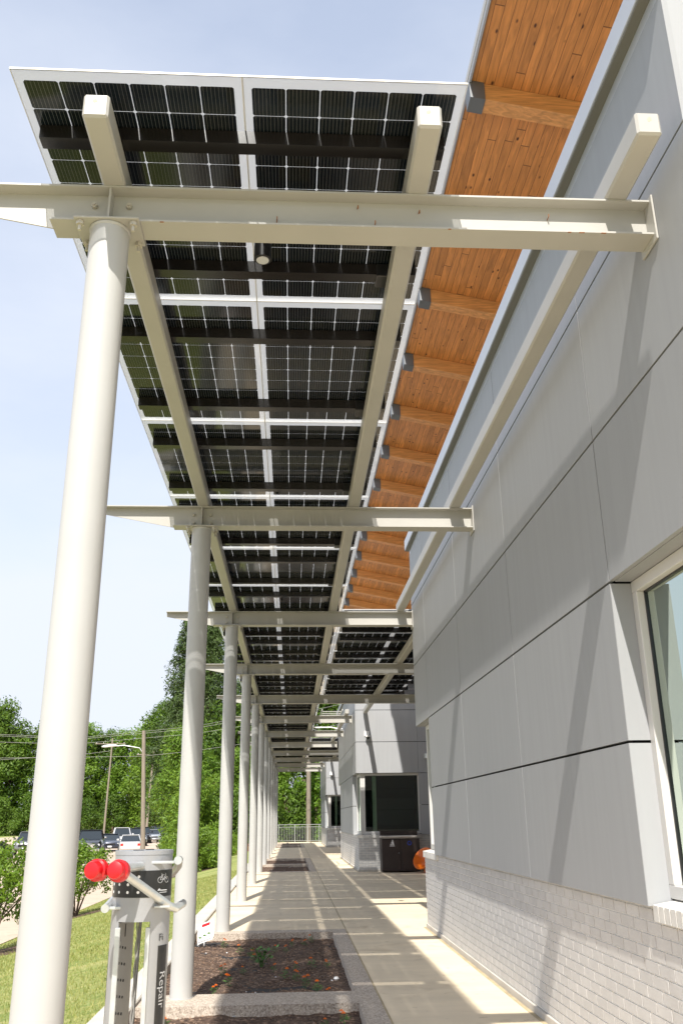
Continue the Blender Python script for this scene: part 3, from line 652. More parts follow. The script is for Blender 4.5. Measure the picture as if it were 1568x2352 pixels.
# small pins and rust marks on the nearest beam
for x, z, up_ in ((.33, 4.57, 0), (.42, 4.46, 1), (.66, 4.55, 0), (1.36, 4.53, 1), (-.1, 4.47, 1)):
    b = MB(); b.tube([(x, -.004, z), (x + .002, -.03, z + .004), (x + .002, -.031, z + (.018 if up_ else -.016))], .0028, 6); b.build('pin', 'rust', bshort)
for x, w, z in ((1.50, .03, 4.4012), (1.44, .018, 4.4012), (1.62, .026, 4.4012), (-.7, .02, 4.4012), (.8, .016, 4.4012)):
    b = MB(); b.box(x, x + w, -.0785, -.0700, 4.4005 - .0012, z); b.build('rust_mark', 'rust', bshort)
# purlin tubes
def tube_rect(name, x0, x1, y0, y1, z0, z1, label):
    r = empty(name, ((x0 + x1) / 2, y0, z0), label, 'steel tube', 'cream tubes carrying the solar panels')
    w = (x1 - x0) / 2; b = MB(); b.box(-w, w, 0, y1 - y0, 0, z1 - z0); o = b.build('tube', 'cream', r, bevel=.012)
    e = MB(); e.box(-w + .004, w - .004, -.004, .0, .004, z1 - z0 - .004)
    if y0 < 4:
        rr0 = random.Random(int(x0 * 100)); e2 = MB()
        for q in range(1):
            cx, cz, rd = rr0.gauss(0, .008), (z1 - z0) * .66, .012
            e2.prism([(cx + rd * math.cos(t) * rr0.uniform(.6, 1.3), cz + rd * math.sin(t) * rr0.uniform(.6, 1.3)) for t in fr(0, 5.9, 17)], -.0008, .0, 'xz')
        e2.build('rust_mark', 'rust_pale', r)
    return r
YT = 3.27
tube_rect('roof_tube', -1.012, -.89, YT, 60.5, 4.622, 4.76, 'long cream tube above the column tops on the lawn side')
tube_rect('roof_tube', .585, .705, YT, 60.5, 4.622, 4.76, 'long cream tube under the right part of the solar panels')
for k in range(3):
    tube_rect('roof_tube', 1.665, 1.79, YT + PER * k, min(13.65 + PER * k, 61), 4.622, 4.76, ['cream tube beside the near grey wall, free of panels', 'cream tube beside the second grey wing', 'cream tube beside the farthest grey wing'][k])
for k in range(2):
    tube_rect('roof_tube', 2.23, 2.36, 13.75 + PER * k, 27.75 + PER * k, 4.622, 4.76, ['cream tube in the recess ending at the second wing', 'cream tube in the far recess ending at the third wing'][k])
# mounting rails (black channel) and panels
def make_rail(w):
    r = empty('mounting_rail', (0, 0, 0), 'x', 'mounting rail', 'black channels under the solar panels')
    b = MB(); z0, z1 = 4.763, 4.842
    b.box(0, w, -.04, -.036, z0, z1); b.box(0, w, .036, .04, z0, z1); b.box(0, w, -.036, .036, z0, z0 + .004); b.box(0, w, -.036, -.015, z1 - .004, z1); b.box(0, w, .015, .036, z1 - .004, z1)
    b.build('channel', 'rail', r)
    b = MB(); b.box(-.004, .0, -.039, .039, z0 + .001, z1 - .001); b.build('end_cap', 'rail', r)
    return r
rail_a = make_rail(2.07); rail_b = make_rail(2.2)
PX, PY = 1.095, 1.914
def make_panel():
    r = empty('solar_panel', (0, 0, 0), 'x', 'solar panel', 'solar panels of the canopy roof')
    b = MB(); b.box(.003, PX - .003, .003, PY - .003, 4.850, 4.856); b.build('glass_sheet', 'laminate', r)
    b = MB(); b.box(0, PX, 0, .0028, 4.8475, 4.8575); b.box(0, PX, PY - .0028, PY, 4.8475, 4.8575); b.box(0, .0028, .0028, PY - .0028, 4.8475, 4.8575); b.box(PX - .0028, PX, .0028, PY - .0028, 4.8475, 4.8575)
    b.build('edge_trim', 'frame', r)
    c = MB(); px, py = .1690, .1780; mx0, my0 = (PX - 6 * px) / 2, (PY - 10 * py) / 2; g = .0022; ch = .0085
    for i in range(6):
        for j in range(10):
            x0, x1, y0, y1 = mx0 + i * px + g, mx0 + (i + 1) * px - g, my0 + j * py + g * .8, my0 + (j + 1) * py - g * .8
            P = [(x0 + ch, y0), (x1 - ch, y0), (x1, y0 + ch), (x1, y1 - ch), (x1 - ch, y1), (x0 + ch, y1), (x0, y1 - ch), (x0, y0 + ch)]
            n = 8; c.add([(x, y, 4.8487) for x, y in P] + [(x, y, 4.8497) for x, y in P], [tuple(range(8)), tuple(range(8, 16))] + [(q, (q + 1) % 8, 8 + (q + 1) % 8, 8 + q) for q in range(8)])
    c.build('solar_cells', 'cell', r)
    return r
pan = make_panel(); used = False
pan_j = copy_tree(pan)
b = MB(); b.box(.78, .90, PY - .47, PY - .34, 4.745, 4.838); b.box(.70, .78, PY - .44, PY - .41, 4.775, 4.80); jb = b.build('junction_box', 'black', pan_j, bevel=.006)
# bring cables loops
PR = 3.225; cols = [(-1.358, 'outer'), (-.2625, 'inner')]
fa = fb = True; ra = rb = True
for i in range(29):
    y = PR + PY * i
    for cx_, nm in cols:
        if nm == 'outer': o = pan if fa else copy_tree(pan); fa = False
        else: o = pan_j if fb else copy_tree(pan_j); fb = False
        o.location = (cx_, y, 0)
        o['label'] = f'dark solar panel with clear edges in the {"lawn-side" if nm == "outer" else "second"} row, {ORD[i] if i < 29 else "last"} from the near end'
    for d in (.385, 1.49):
        if y + d > 59.6: continue
        o = rail_a if ra else copy_tree(rail_a); ra = False
        o.location = (-1.30, y + d, 0)
        o['label'] = f'black channel under the near-side edge of the {ORD[i]} pair of solar panels' if d < 1 else f'black channel under the far-side edge of the {ORD[i]} pair of solar panels'
for k in range(2):
    for i in range(6):
        y = 14.4 + PER * k + PY * i
        for q in range(2 if k else 3):
            if q == 2 and i > 5: continue
            o = copy_tree(pan); o.location = (.834 + q * PX, y, 0)
            o['label'] = f'dark solar panel over the {"near" if k == 0 else "far"} entrance recess, {ORD[i]} row, {["beside the second cream tube","in the middle line","deepest in the recess"][q]}'
            o['group'] = 'solar panels over the entrance recesses'
        for d in (.385, 1.49):
            o = rail_b if rb else copy_tree(rail_b); rb = False
            o.location = (.92, y + d, 0)
            o['label'] = f'black channel over the {"near" if k == 0 else "far"} entrance recess, {ORD[i * 2 + (d > 1)]} from its near side'
# downlights
def make_dl():
    r = empty('downlight', (0, 0, 0), 'x', 'downlight', 'black cylinder downlights under the panels')
    b = MB(); b.tube([(0, 0, 4.555), (0, 0, 4.68)], .05, 24); b.tube([(0, 0, 4.68), (0, 0, 4.763)], .012, 8); b.build('housing', 'black', r, smooth=True)
    b = MB(); b.tube([(0, 0, 4.549), (0, 0, 4.5535)], .036, 24); b.build('lens', 'lamp', r); return r
dl = make_dl(); used = False
for k in range(11):
    for xx in ([-.19, 1.42] if k % 5 in (2, 3) and k < 9 else [-.19]):
        o = dl if not used else copy_tree(dl); used = True
        o.location = (xx, 4.32 + SPC * k, 0)
        if k == 0: o.location.y = 4.26
        o['label'] = f'small black cylinder downlight under the {"main canopy" if xx < 0 else "recess canopy"}, just behind the {ORD[k]} steel beam'
# bare metal rack between tube and second wing
for k in range(1):
    r = empty('metal_rack', (.95, 28.5, 4.81), 'bare ladder-like metal rack spanning beside the second wing above the beams', 'rack')
    b = MB()
    b.box(0, .03, 0, 2.4, 0, .05); b.build('side_rail', 'cream', r); b = MB(); b.box(.66, .69, 0, 2.4, 0, .05); b.build('side_rail', 'cream', r)
    for i in range(4):
        b = MB(); b.box(.031, .659, .45 + i * .52, .475 + i * .52, .012, .032); b.build('rung', 'cream', r)
# curved pipe on the seventh beam
b = MB(); b.tube([(.75, 32.6, 4.68), (1.45, 32.6, 4.68), (1.62, 32.6, 4.64), (1.85, 32.6, 4.62)], .022, 10); tag(b.build('conduit_pipe', 'plastic_w', smooth=True), 'white bent conduit pipe lying along a steel beam by the second wing', 'pipe')

# ---------------------------------------------------------------- wall fittings
YB2 = 3.32 + PER
r = empty('security_camera', (2.36, YB2, 3.95), 'white dome security camera on the upper wall of the second wing', 'camera')
b = MB(); b.box(-.10, .06, -.03, 0, -.02, .14); b.box(-.03, .03, -.12, -.03, .0, .03); b.build('bracket', 'plastic_w', r, bevel=.005)
b = MB(); b.lathe([(.0, .01), (.075, .0), (.08, -.04), (.075, -.055)], 0, -.13, 20); b.build('housing', 'plastic_w', r, smooth=True)
b = MB(); b.lathe([(.068, -.056), (.06, -.09), (.035, -.12), (.0, -.13)], 0, -.13, 20); b.build('dome', 'cglass', r, smooth=True)
r2 = copy_tree(r); r2.location = (2.30, YB2 + PER, 3.95); r2['label'] = 'white dome security camera on the farthest wing'
r = empty('wall_lamp', (4.25, YB2, 3.32), 'grey curved wall lamp on the second wing, right of the window', 'wall lamp')
b = MB()
pr = [(.13 * math.cos(t), -.13 * math.sin(t)) for t in fr(0, math.pi, 14)]
b.prism(pr, -.07, .07, 'xy'); b.build('shade', 'galv', r, smooth=True)
b = MB(); b.prism([(x * .9, y * .9) for x, y in pr], -.074, -.071, 'xy'); b.build('lens', 'lamp', r)
# bins
def make_bins():
    r = empty('waste_station', (0, 0, 0), 'dark brown two-door waste and recycling cabinet against the second wing', 'waste bin')
    b = MB(); b.box(0, 1.12, 0, .6, .03, .93); b.build('cabinet', 'brown', r, bevel=.008)
    b = MB(); b.box(.02, .553, -.018, -.001, .06, .90); b.box(.567, 1.10, -.018, -.001, .06, .90); b.build('door', 'brown', r, bevel=.003)
    b = MB(); b.box(-.03, 1.06, -.06, .62, .955, 1.005); b.build('top', 'bin_top', r, bevel=.01)
    b = MB(); b.box(.02, 1.08, .0, .58, .931, .954); b.build('top_frame', 'bin_top', r)
    b = MB(); b.box(.0, 1.12, .4, .6, 1.006, 1.13); b.box(.02, 1.0, .2, .4, 1.006, 1.03); b.build('hood', 'brown', r, bevel=.008)
    for x in (.50, 1.04):
        b = MB(); b.tube([(x, -.03, .53), (x, -.019, .53)], .012, 10); b.build('lock', 'galv', r)
    # litter person pictogram
    b = MB(); y = -.0215
    def pl(poly, mi=0): b.prism(poly, y, y + .003, 'xz', mi)
    pl([(.30, .74), (.325, .74), (.335, .80), (.34, .74), (.365, .74), (.352, .83), (.345, .855), (.30, .855), (.27, .80), (.282, .79), (.302, .82)])
    pl([(.322 + .018 * math.cos(t), .878 + .018 * math.sin(t)) for t in fr(0, 5.6, 8)])
    pl([(.25, .74), (.285, .74), (.28, .785), (.255, .785)]); pl([(.235, .715), (.385, .715), (.385, .73), (.235, .73)])
    b.build('litter_symbol', 'white', r)
    b = MB()
    for a in (90, 210, 330):  # three chasing arrows
        c0 = Vector((.82, .80)); pts = []
        for t in fr(a - 48, a + 40, 5): pts.append((c0.x + .062 * math.cos(R(t)), c0.y + .062 * math.sin(R(t))))
        for t in fr(a + 40, a - 48, 5): pts.append((c0.x + .040 * math.cos(R(t)), c0.y + .040 * math.sin(R(t))))
        b.prism(pts, y, y + .003, 'xz')
        t = R(a + 52); b.prism([(c0.x + .075 * math.cos(R(a + 40)), c0.y + .075 * math.sin(R(a + 40))), (c0.x + .052 * math.cos(R(a + 62)), c0.y + .052 * math.sin(R(a + 62))), (c0.x + .027 * math.cos(R(a + 40)), c0.y + .027 * math.sin(R(a + 40)))], y - .001, y + .003, 'xz')
    b.build('recycling_symbol', 'blue', r)
    return r
bn = make_bins(); bn.location = (2.66, YB2 - .62, 0)
b2_ = copy_tree(bn); b2_.location = (2.95, YB2 + PER - .62, 0); b2_['label'] = 'dark brown waste cabinet against the farthest wing'
# orange spinning chair
r = empty('tub_chair', (4.09, 27.0, 0), 'bright orange moulded plastic tub chair tilted on its rim behind the brick corner', 'chair')
b = MB(); prof = [(.0, .06), (.12, .02), (.34, .0), (.40, .03), (.36, .09), (.20, .17), (.145, .24), (.17, .32), (.34, .48), (.47, .60), (.50, .66), (.485, .70), (.44, .68), (.30, .52), (.16, .42), (.0, .40)]
b.lathe(prof, 0, 0, 48); o = b.build('seat_shell', 'orange', r, smooth=True); o.rotation_euler = (0, R(-58), R(42)); o.location = (0, 0, .15); o.scale = (.68, .68, .68)

# ---------------------------------------------------------------- bicycle repair stand
def text_mesh(body, size, name, mt, parent, mw, ext=.0006):
    cu = bpy.data.curves.new(name, 'FONT'); cu.body = body; cu.size = size; cu.extrude = ext; cu.align_x = 'CENTER'; cu.align_y = 'CENTER'
    t = bpy.data.objects.new('tmp', cu); C.objects.link(t)
    bpy.context.view_layer.update()
    me = bpy.data.meshes.new_from_object(t.evaluated_get(bpy.context.evaluated_depsgraph_get())); bpy.data.objects.remove(t)
    me.materials.clear(); me.materials.append(M[mt]); me.name = name
    return me
def stand():
    SX, SY, HT, RR = -.468, 3.0, 1.395, .0895
    r = empty('bike_repair_stand', (SX, SY, 0), 'silver round bicycle repair stand with red hanger caps beside the near column', 'repair stand')
    def arc(b, r0, r1, a0, a1, z0, z1, n=24, mi=0):
        """curved plate; angle 0 is +x, -90 deg faces the camera"""
        for i in range(n):
            t0, t1 = R(a0 + (a1 - a0) * i / n), R(a0 + (a1 - a0) * (i + 1) / n)
            v = []
            for z in (z0, z1):
                for rr, t in ((r0, t0), (r1, t0), (r1, t1), (r0, t1)): v.append((rr * math.cos(t), rr * math.sin(t), z))
            b.add(v, [(0, 3, 2, 1), (4, 5, 6, 7), (1, 2, 6, 5), (0, 4, 7, 3)] + ([(0, 1, 5, 4)] if i == 0 else []) + ([(3, 7, 6, 2)] if i == n - 1 else []), mi)
    zb = 1.212
    b = MB(); b.tube([(0, 0, zb), (0, 0, HT - .012)], RR, 64); b.build('head', 'silver', r, smooth=True)
    b = MB(); b.tube([(0, 0, HT - .0119), (0, 0, HT)], RR + .0015, 64); o = b.build('cap', 'silver', r, smooth=True)
    c = MB(); c.lathe([(.010, .0), (.014, .0), (.014, .002), (.010, .002)], .012, .03, 20); c.box(-.03, .0, -.036, -.033, 0, .0015); c.box(-.03, -.012, -.028, -.025, 0, .0015); c.box(-.008, .001, -.030, -.020, 0, .0015)
    c.v = [(x, y, z + HT + .0003) for x, y, z in c.v]; c.build('cap_mark', 'black', o)
    b = MB(); arc(b, RR + .0004, RR + .0014, -178, -2, 1.262, 1.338, 48); bo = b.build('dotted_band', 'black', r, smooth=True)
    d = MB()
    def disc(a, z, rr):
        pts = []
        for t in fr(0, 2 * math.pi * 15 / 16, 15): 
            aa = R(a) + rr * math.cos(t) / RR; pts.append(((RR + .002) * math.cos(aa), (RR + .002) * math.sin(aa), z + rr * math.sin(t)))
        d.add(pts, [tuple(range(16))])
    for z, angs in ((1.277, (-150, -129, -108, -87, -66)), (1.299, (-150, -129, -108, -87)), (1.321, (-129, -108, -87))):
        for a in angs: disc(a - 2, z, .0042)
    d.build('dots', 'white', bo)
    # bicycle and spanner pictograms on the right of the band
    ic = MB()
    def sp(a, z, off=.0022): return ((RR + off) * math.cos(R(a)), (RR + off) * math.sin(R(a)), z)
    def line(pts, rr=.0006): ic.tube([sp(a, z) for a, z in pts], rr, 6)
    def ring(a, z, r_): line([(a + math.degrees(r_ * math.cos(t) / RR), z + r_ * math.sin(t)) for t in fr(0, 2 * math.pi, 16)])
    ring(-46, 1.310, .0085); ring(-29, 1.310, .0085)
    line([(-46, 1.310), (-42, 1.324), (-33, 1.324), (-38, 1.310), (-46, 1.310)]); line([(-38, 1.310), (-42, 1.324), (-43, 1.328)]); line([(-29, 1.310), (-33, 1.328), (-35, 1.329)])
    line([(-50, 1.279), (-47, 1.284), (-44, 1.280)], .0018); line([(-47, 1.280), (-28, 1.280)], .0018); line([(-46, 1.274), (-28, 1.274)], .0012)
    ic.build('pictograms', 'print_grey', bo)
    # lower body: two curved cheeks with an opening front and back
    b = MB(); arc(b, RR - .004, RR, -180 + 0, -128, .02, zb, 20); arc(b, RR - .004, RR, -62, 0, .02, zb, 20)
    arc(b, RR - .004, RR, 0, 50, .02, zb, 16); arc(b, RR - .004, RR, 130, 180, .02, zb, 16); arc(b, RR - .004, RR, -128, -62, zb - .018, zb, 16); b.build('body', 'silver', r, smooth=True)
    # inner channel plates with punched holes, galvanised flanges
    b = MB(); b.box(-.048, -.046, -.055, .06, .1, zb - .025); pl_ = b.build('perforated_plate', 'cream', r); pl_.rotation_euler = (0, 0, R(-14))
    h = MB()
    for row in range(12):
        for q in range(3):
            z = 1.12 - row * .045 - q * .004; y = -.038 + q * .02
            h.tube([(-.0455, y, z), (-.0449, y, z)], .0042, 8)
    h.box(-.0455, -.0449, -.044, -.039, 1.135, 1.165); h.box(-.0455, -.0449, -.008, -.003, 1.145, 1.18)
    h.build('holes', 'dark', pl_)
    b = MB(); b.box(-.0625, -.047, -.079, -.066, .1, 1.178); b.build('flange', 'galv', r, bevel=.001)
    b = MB(); b.box(.030, .043, -.086, -.073, .1, 1.178); b.build('flange', 'galv', r, bevel=.001)
    b = MB(); b.box(.045, .047, -.06, .06, .1, zb - .02); b.build('side_plate', 'silver', r)
    # hanging cables and tool rod
    b = MB(); b.tube([(.002, -.01, zb), (-.004, -.015, .9), (-.012, -.02, .3)], .0052, 8); b.build('tool_handle', 'cable', r, smooth=True)
    for q in range(2):
        b = MB(); pts = []
        for i in range(120):
            z = (1.13 if q else zb) - i * .009; t = i * .9
            pts.append((-.004 + .006 * q + .0016 * math.cos(t) - (1.2 - z) * .012, -.025 + .0016 * math.sin(t), z))
        b.tube(pts, .0024, 6); b.build('tool_cable', 'cable', r)
    # dark label strips with lettering
    b = MB(); arc(b, RR + .0003, RR + .001, -42, -14, .1, 1.125, 12); ls = b.build('label_strip', 'black', r, smooth=True)
    b = MB(); arc(b, RR + .0003, RR + .001, -179, -171, .1, 1.115, 6); b.build('label_strip', 'black', r, smooth=True)
    for body, z, size, mt in (('Repair', 1.005, .038, 'print_grey'), ('Fi', 1.147, .028, 'black')):
        me = text_mesh(body, size, 'lettering', mt, ls, None, .0)
        for v in me.vertices:  # wrap the lettering down the curved body, reading top to bottom
            u, w = v.co.x, v.co.y
            a = R(-27) + (w) / RR; zz = z - u if body != 'Fi' else z + w; a = a if body != 'Fi' else R(-36) + u / RR
            v.co = ((RR + .0018) * math.cos(a), (RR + .0018) * math.sin(a), zz)
        t = bpy.data.objects.new('lettering', me); C.objects.link(t); t.parent = ls
    # hanger arms
    def P(x, y, z): return (x - SX, y - SY, z)
    def arm(pts, caps, slot):
        b = MB(); b.tube([P(*p) for p in pts], .0125, 20); ar = b.build('hanger_arm', 'galv', r, smooth=True)
        for p, q in caps:
            p, q = Vector(P(*p)), Vector(P(*q)); d = (q - p).normalized()
            b = MB(); b.tube([p - d * .002, p + d * .001, p + d * .006, p + d * .022, p + d * .026, p + d * .046, p + d * .052], [.012, .0225, .0250, .0255, .0305, .0305, .020], 28); b.build('rubber_cap', 'red', ar, smooth=True)
        b = MB(); b.box(*slot); b.build('bracket', 'galv', ar, bevel=.001)
    arm([(-.345, 3.055, 1.233), (-.360, 2.99, 1.224), (-.378, 2.975, 1.232), (-.495, 2.715, 1.352)], [((-.5005, 2.685, 1.3525), (-.4915, 2.735, 1.346))], (.052, .10, -.085, -.070, 1.232, 1.238))
    arm([(-.60, 2.99, 1.363), (-.572, 2.98, 1.363), (-.530, 2.735, 1.347)] if False else [(-.46, 2.90, 1.352), (-.50, 2.80, 1.350), (-.548, 2.72, 1.351)], [((-.566, 2.685, 1.3525), (-.549, 2.735, 1.350))], (-.085, -.03, -.20, -.07, 1.351, 1.358))
    arm([(-.352, 2.925, 1.366), (-.352, 2.955, 1.366), (-.365, 3.05, 1.345), (-.40, 3.18, 1.315)], [], (.035, .105, -.082, -.070, 1.357, 1.365))
    arm([(-.566, 2.925, 1.232), (-.566, 2.96, 1.234), (-.575, 3.12, 1.245), (-.585, 3.28, 1.262)], [((-.587, 3.36, 1.270), (-.585, 3.30, 1.265))], (-.085, -.05, -.075, -.062, 1.229, 1.237))
stand()

# ---------------------------------------------------------------- plants in the beds
def flower_proto(seed, pink=False):
    random.seed(seed)
    r = empty('marigold', (0, 0, 0), 'x', 'flower', 'orange marigolds in the near planting beds')
    b = MB()
    for i in range(26):
        a = random.uniform(0, 6.28); l = random.uniform(.02, .05); h = random.uniform(.005, .07); w = .007
        p = Vector((math.cos(a), math.sin(a), 0)); s = Vector((-p.y, p.x, 0)); o_ = p * random.uniform(0, .015) + Vector((0, 0, h))
        b.add([o_ - s * w * .2, o_ + p * l * .5 - s * w, o_ + p * l + Vector((0, 0, .006)), o_ + p * l * .5 + s * w, o_ + s * w * .2], [(0, 1, 2, 3, 4)])
    b.tube([(0, 0, -.02), (.003, .002, .085)], .002, 5)
    b.build('leaves', 'bed_green', r)
    b = MB(); nb = random.choice((1, 1, 2))
    for q in range(nb):
        cx, cy, cz = random.uniform(-.02, .02), random.uniform(-.02, .02), .085 + q * .012
        for ring_, (n, rr, zz) in enumerate(((10, .017, 0), (8, .013, .006), (6, .007, .011))):
            for i in range(n):
                a = 6.28 * i / n + ring_; c_, s_2 = math.cos(a), math.sin(a)
                b.add([(cx + c_ * .002, cy + s_2 * .002, cz), (cx + rr * math.cos(a - .3), cy + rr * math.sin(a - .3), cz + zz + .002), (cx + rr * 1.1 * c_, cy + rr * 1.1 * s_2, cz + zz), (cx + rr * math.cos(a + .3), cy + rr * math.sin(a + .3), cz + zz + .002)], [(0, 1, 2, 3)])
    b.build('bloom', 'bloom', r); return r
protos = [flower_proto(s) for s in (1, 2, 3)]
usedp = [False] * 3
FL = FLOWERS = [(-.85, 12.25, 'by the plant sign'), (-.62, 11.75, 'behind the sign to the right'), (-.47, 11.45, 'left of the leafy green plant, rear'), (-.42, 11.1, 'just left of the leafy green plant'),
    (.28, 12.75, 'at the back right corner of the bed'), (.18, 12.4, 'in the back right of the bed'), (.02, 12.2, 'left of the back right flowers'), (-.20, 11.7, 'in the shade behind the middle of the bed'), (-.06, 11.75, 'paired with a smaller one in the shaded rear'),
    (-.72, 10.15, 'close right of the column in the sun'), (-.50, 10.2, 'in the sun in front of the leafy plant'), (-.18, 10.35, 'right of the leafy green plant'), (.06, 10.3, 'in the middle right of the bed'), (.24, 10.45, 'beside the pale stone'), (.40, 10.4, 'near the right border'),
    (-.62, 9.55, 'in the sun halfway to the front'), (-.06, 9.85, 'in the centre front'), (.06, 9.75, 'right of the centre front'), (.15, 9.35, 'in the lower right of the bed'), (.26, 9.05, 'near the front border'), (.34, 8.78, 'against the front border'),
    (-.72, 9.1, 'beside the foot of the second column'), (.27, 7.55, 'in the nearest bed, left of a pair'), (.43, 7.7, 'in the nearest bed, right of a pair'), (-.98, 7.6, 'in the nearest bed behind the repair stand'), (-1.05, 8.95, 'left of the second column')]
random.seed(5)
for i, (x, y, d) in enumerate(FLOWERS):
    y += .18
    q = i % 3; o = protos[q] if not usedp[q] else copy_tree(protos[q]); usedp[q] = True
    zf = BZ[1] if y > 8.7 else BZ[0]
    o.location = (x, y, zf(x, y)); o.rotation_euler = (0, 0, random.uniform(0, 6)); s = random.uniform(.8, 1.2); o.scale = (s, s, s)
    o['label'] = 'small orange marigold ' + d
# leafy plant
r = empty('leafy_plant', (-.33, 10.95, BZ[1](-.33, 10.95)), 'leafy green bedding plant, biggest in the near bed', 'plant')
b = MB(); random.seed(11)
for i in range(60):
    a = random.uniform(0, 6.28); e = random.uniform(.1, 1.2); l = random.uniform(.05, .085); o_ = Vector((random.gauss(0, .06), random.gauss(0, .07), random.uniform(.03, .19)))
    p = Vector((math.cos(a) * math.cos(e), math.sin(a) * math.cos(e), math.sin(e) * .6)); s = Vector((-math.sin(a), math.cos(a), 0)) * l * .32
    b.add([o_, o_ + p * l * .45 - s, o_ + p * l, o_ + p * l * .45 + s], [(0, 1, 2, 3)])
b.build('leaves', 'bed_green', r)
b = MB()
for i in range(8): b.tube([(0, 0, -.02), (random.gauss(0, .05), random.gauss(0, .05), .15)], .004, 5)
b.build('stems', 'bed_green', r)
# stone
b = MB(); bm_pts = []
b.lathe([(0, 0), (.02, .002), (.028, .015), (.02, .03), (0, .035)], 0, 0, 9); tag(b.build('stone', 'plastic_w', loc=(.47, 9.95, BZ[1](.47, 9.95))), 'small pale stone near the right border of the bed', 'stone')
# plant sign
r = empty('plant_sign', (-1.14, 12.75, -.08), 'white plant label with red band and leaf prints, leaning in the near bed', 'plant label')
rr_ = MB(); rr_.prism([(-.09, .0), (-.055, .03), (.10, .09), (.115, .14), (.09, .33), (-.06, .27), (-.10, .22)], -.002, .002, 'xz'); p0 = rr_.build('card', 'plastic_w', r); p0.rotation_euler = (R(-12), R(4), R(8))
rr_ = MB(); rr_.prism([(-.05, .225), (.05, .265), (.052, .30), (-.052, .26)], -.0035, -.0021, 'xz'); rr_.build('red_band', 'red', p0)
rr_ = MB()
for j, z in enumerate((.205, .185)):
    rr_.prism([(-.045 + .02 * j, z), (.05 - .02 * j, z + .035 - .01 * j), (.05 - .02 * j, z + .040 - .01 * j), (-.045 + .02 * j, z + .006)], -.0032, -.0021, 'xz')
rr_.prism([(-.085, .035), (.098, .105), (.099, .113), (-.085, .045)], -.0032, -.0021, 'xz')
rr_.build('print_lines', 'steel_cap', p0)
rr_ = MB()
for cx, cz in ((-.06, .09), (-.005, .12), (.05, .15)):
    for a in (-.9, -.1, .7):
        dx, dz = math.sin(a) * .034, math.cos(a) * .034; rr_.prism([(cx, cz), (cx + dx * .5 - dz * .25, cz + dz * .5 + dx * .25), (cx + dx, cz + dz), (cx + dx * .5 + dz * .25, cz + dz * .5 - dx * .25)], -.0034, -.0021, 'xz')
rr_.build('leaf_print', 'bed_green', p0)
rr_ = MB(); rr_.box(-.006, .006, -.002, .002, -.05, .06); rr_.build('stake', 'plastic_w', r)
# round green lid in the second bed
b = MB(); b.tube([(0, 0, 0), (0, 0, .03)], .22, 28); tag(b.build('irrigation_lid', mat('green_lid', (.05, .16, .11), .6), loc=(.05, 28.75, -.075)), 'round green irrigation cover in the far bed', 'cover')

# ---------------------------------------------------------------- railing and far pole
r = empty('railing', (0, 65.5, 0), 'grey metal balustrade closing the far end of the walkway', 'railing')
b = MB(); b.box(-.95, 2.9, -.02, .02, 1.15, 1.19); b.box(-.95, 2.9, -.015, .015, 1.0, 1.03); b.box(-.95, 2.9, -.015, .015, .08, .11); b.build('rails', 'railing', r)
b = MB()
x = -.9
while x < 2.9: b.box(x, x + .018, -.009, .009, .1, 1.0); x += .115
b.build('balusters', 'railing', r)
for x in (-.9, .25, 1.15, 1.98, 2.86):
    b = MB(); b.box(x - .025, x + .025, -.024, .024, 0, 1.2); b.build('post', 'railing', r)
def wood_pole(name, x, y, z0, h, rad, lean=(0, 0), label='', arm=None, cross=None, cat='utility pole'):
    r = empty(name, (x, y, z0), label, cat)
    b = MB(); b.tube([(0, 0, -.1), (lean[0] * .5, lean[1] * .5, h * .5), (lean[0], lean[1], h)], [rad, rad * .88, rad * .75], 16); b.build('shaft', 'pole', r, smooth=True)
    if arm:
        ax, az, hz_ = arm; b = MB(); b.tube([(lean[0] * az / h, 0, az), (ax * .3, 0, az + hz_ * .7), (ax * .75, 0, az + hz_), (ax, 0, az + hz_ * .95)], .028, 10); b.build('arm', 'galv', r, smooth=True)
        b = MB(); q = 1 if ax > 0 else -1; b.tube([(ax - q * .1, 0, az + hz_ * .95 + .02), (ax + q * .15, 0, az + hz_ * .95 + .03), (ax + q * .7, 0, az + hz_ * .95 - .02), (ax + q * .85, 0, az + hz_ * .95 - .04)], [.04, .08, .075, .03], 12); o = b.build('lamp_head', 'plastic_w', r, smooth=True)
        o.scale = (1, 1, 1)
    if cross:
        w, z = cross; b = MB(); b.box(-w, w, -.08, .04, z, z + .14); b.build('crossarm', 'pole', r)
        for xx in (-w * .9, -w * .45, w * .45, w * .9):
            b = MB(); b.tube([(xx, -.02, z + .14), (xx, -.02, z + .32)], [.05, .03], 8); b.build('insulator', 'plastic_w', r)
    return r
wood_pole('utility_pole', 1.25, 67.5, -1, 13, .19, label='thick bare wooden pole just beyond the far railing')
wood_pole('street_lamp', -8.95, 57.0, -1.0, 7.95, .15, (-.45, 0), 'tall wooden pole with a long curved lamp arm, nearest in the car park', (-2.15, 6.5, .55), cat='street lamp')
wood_pole('utility_pole', -34.9, 174, -.7, 17.5, .2, (.35, 0), 'distant wooden pole with crossarm behind the parked cars', None, (2.9, 16.4))
wood_pole('street_lamp', -24.6, 158, -.7, 14, .22, (.5, 0), 'distant pole with crossarm and lamp arm to the right', (3.6, 8.6, 2.6), (2.4, 13.2), cat='street lamp')
wood_pole('street_lamp', -28.4, 200, -.6, 11, .22, (.9, 0), 'thin far pole above the silver car on the road', (2.0, 7.5, 1.2), cat='street lamp')
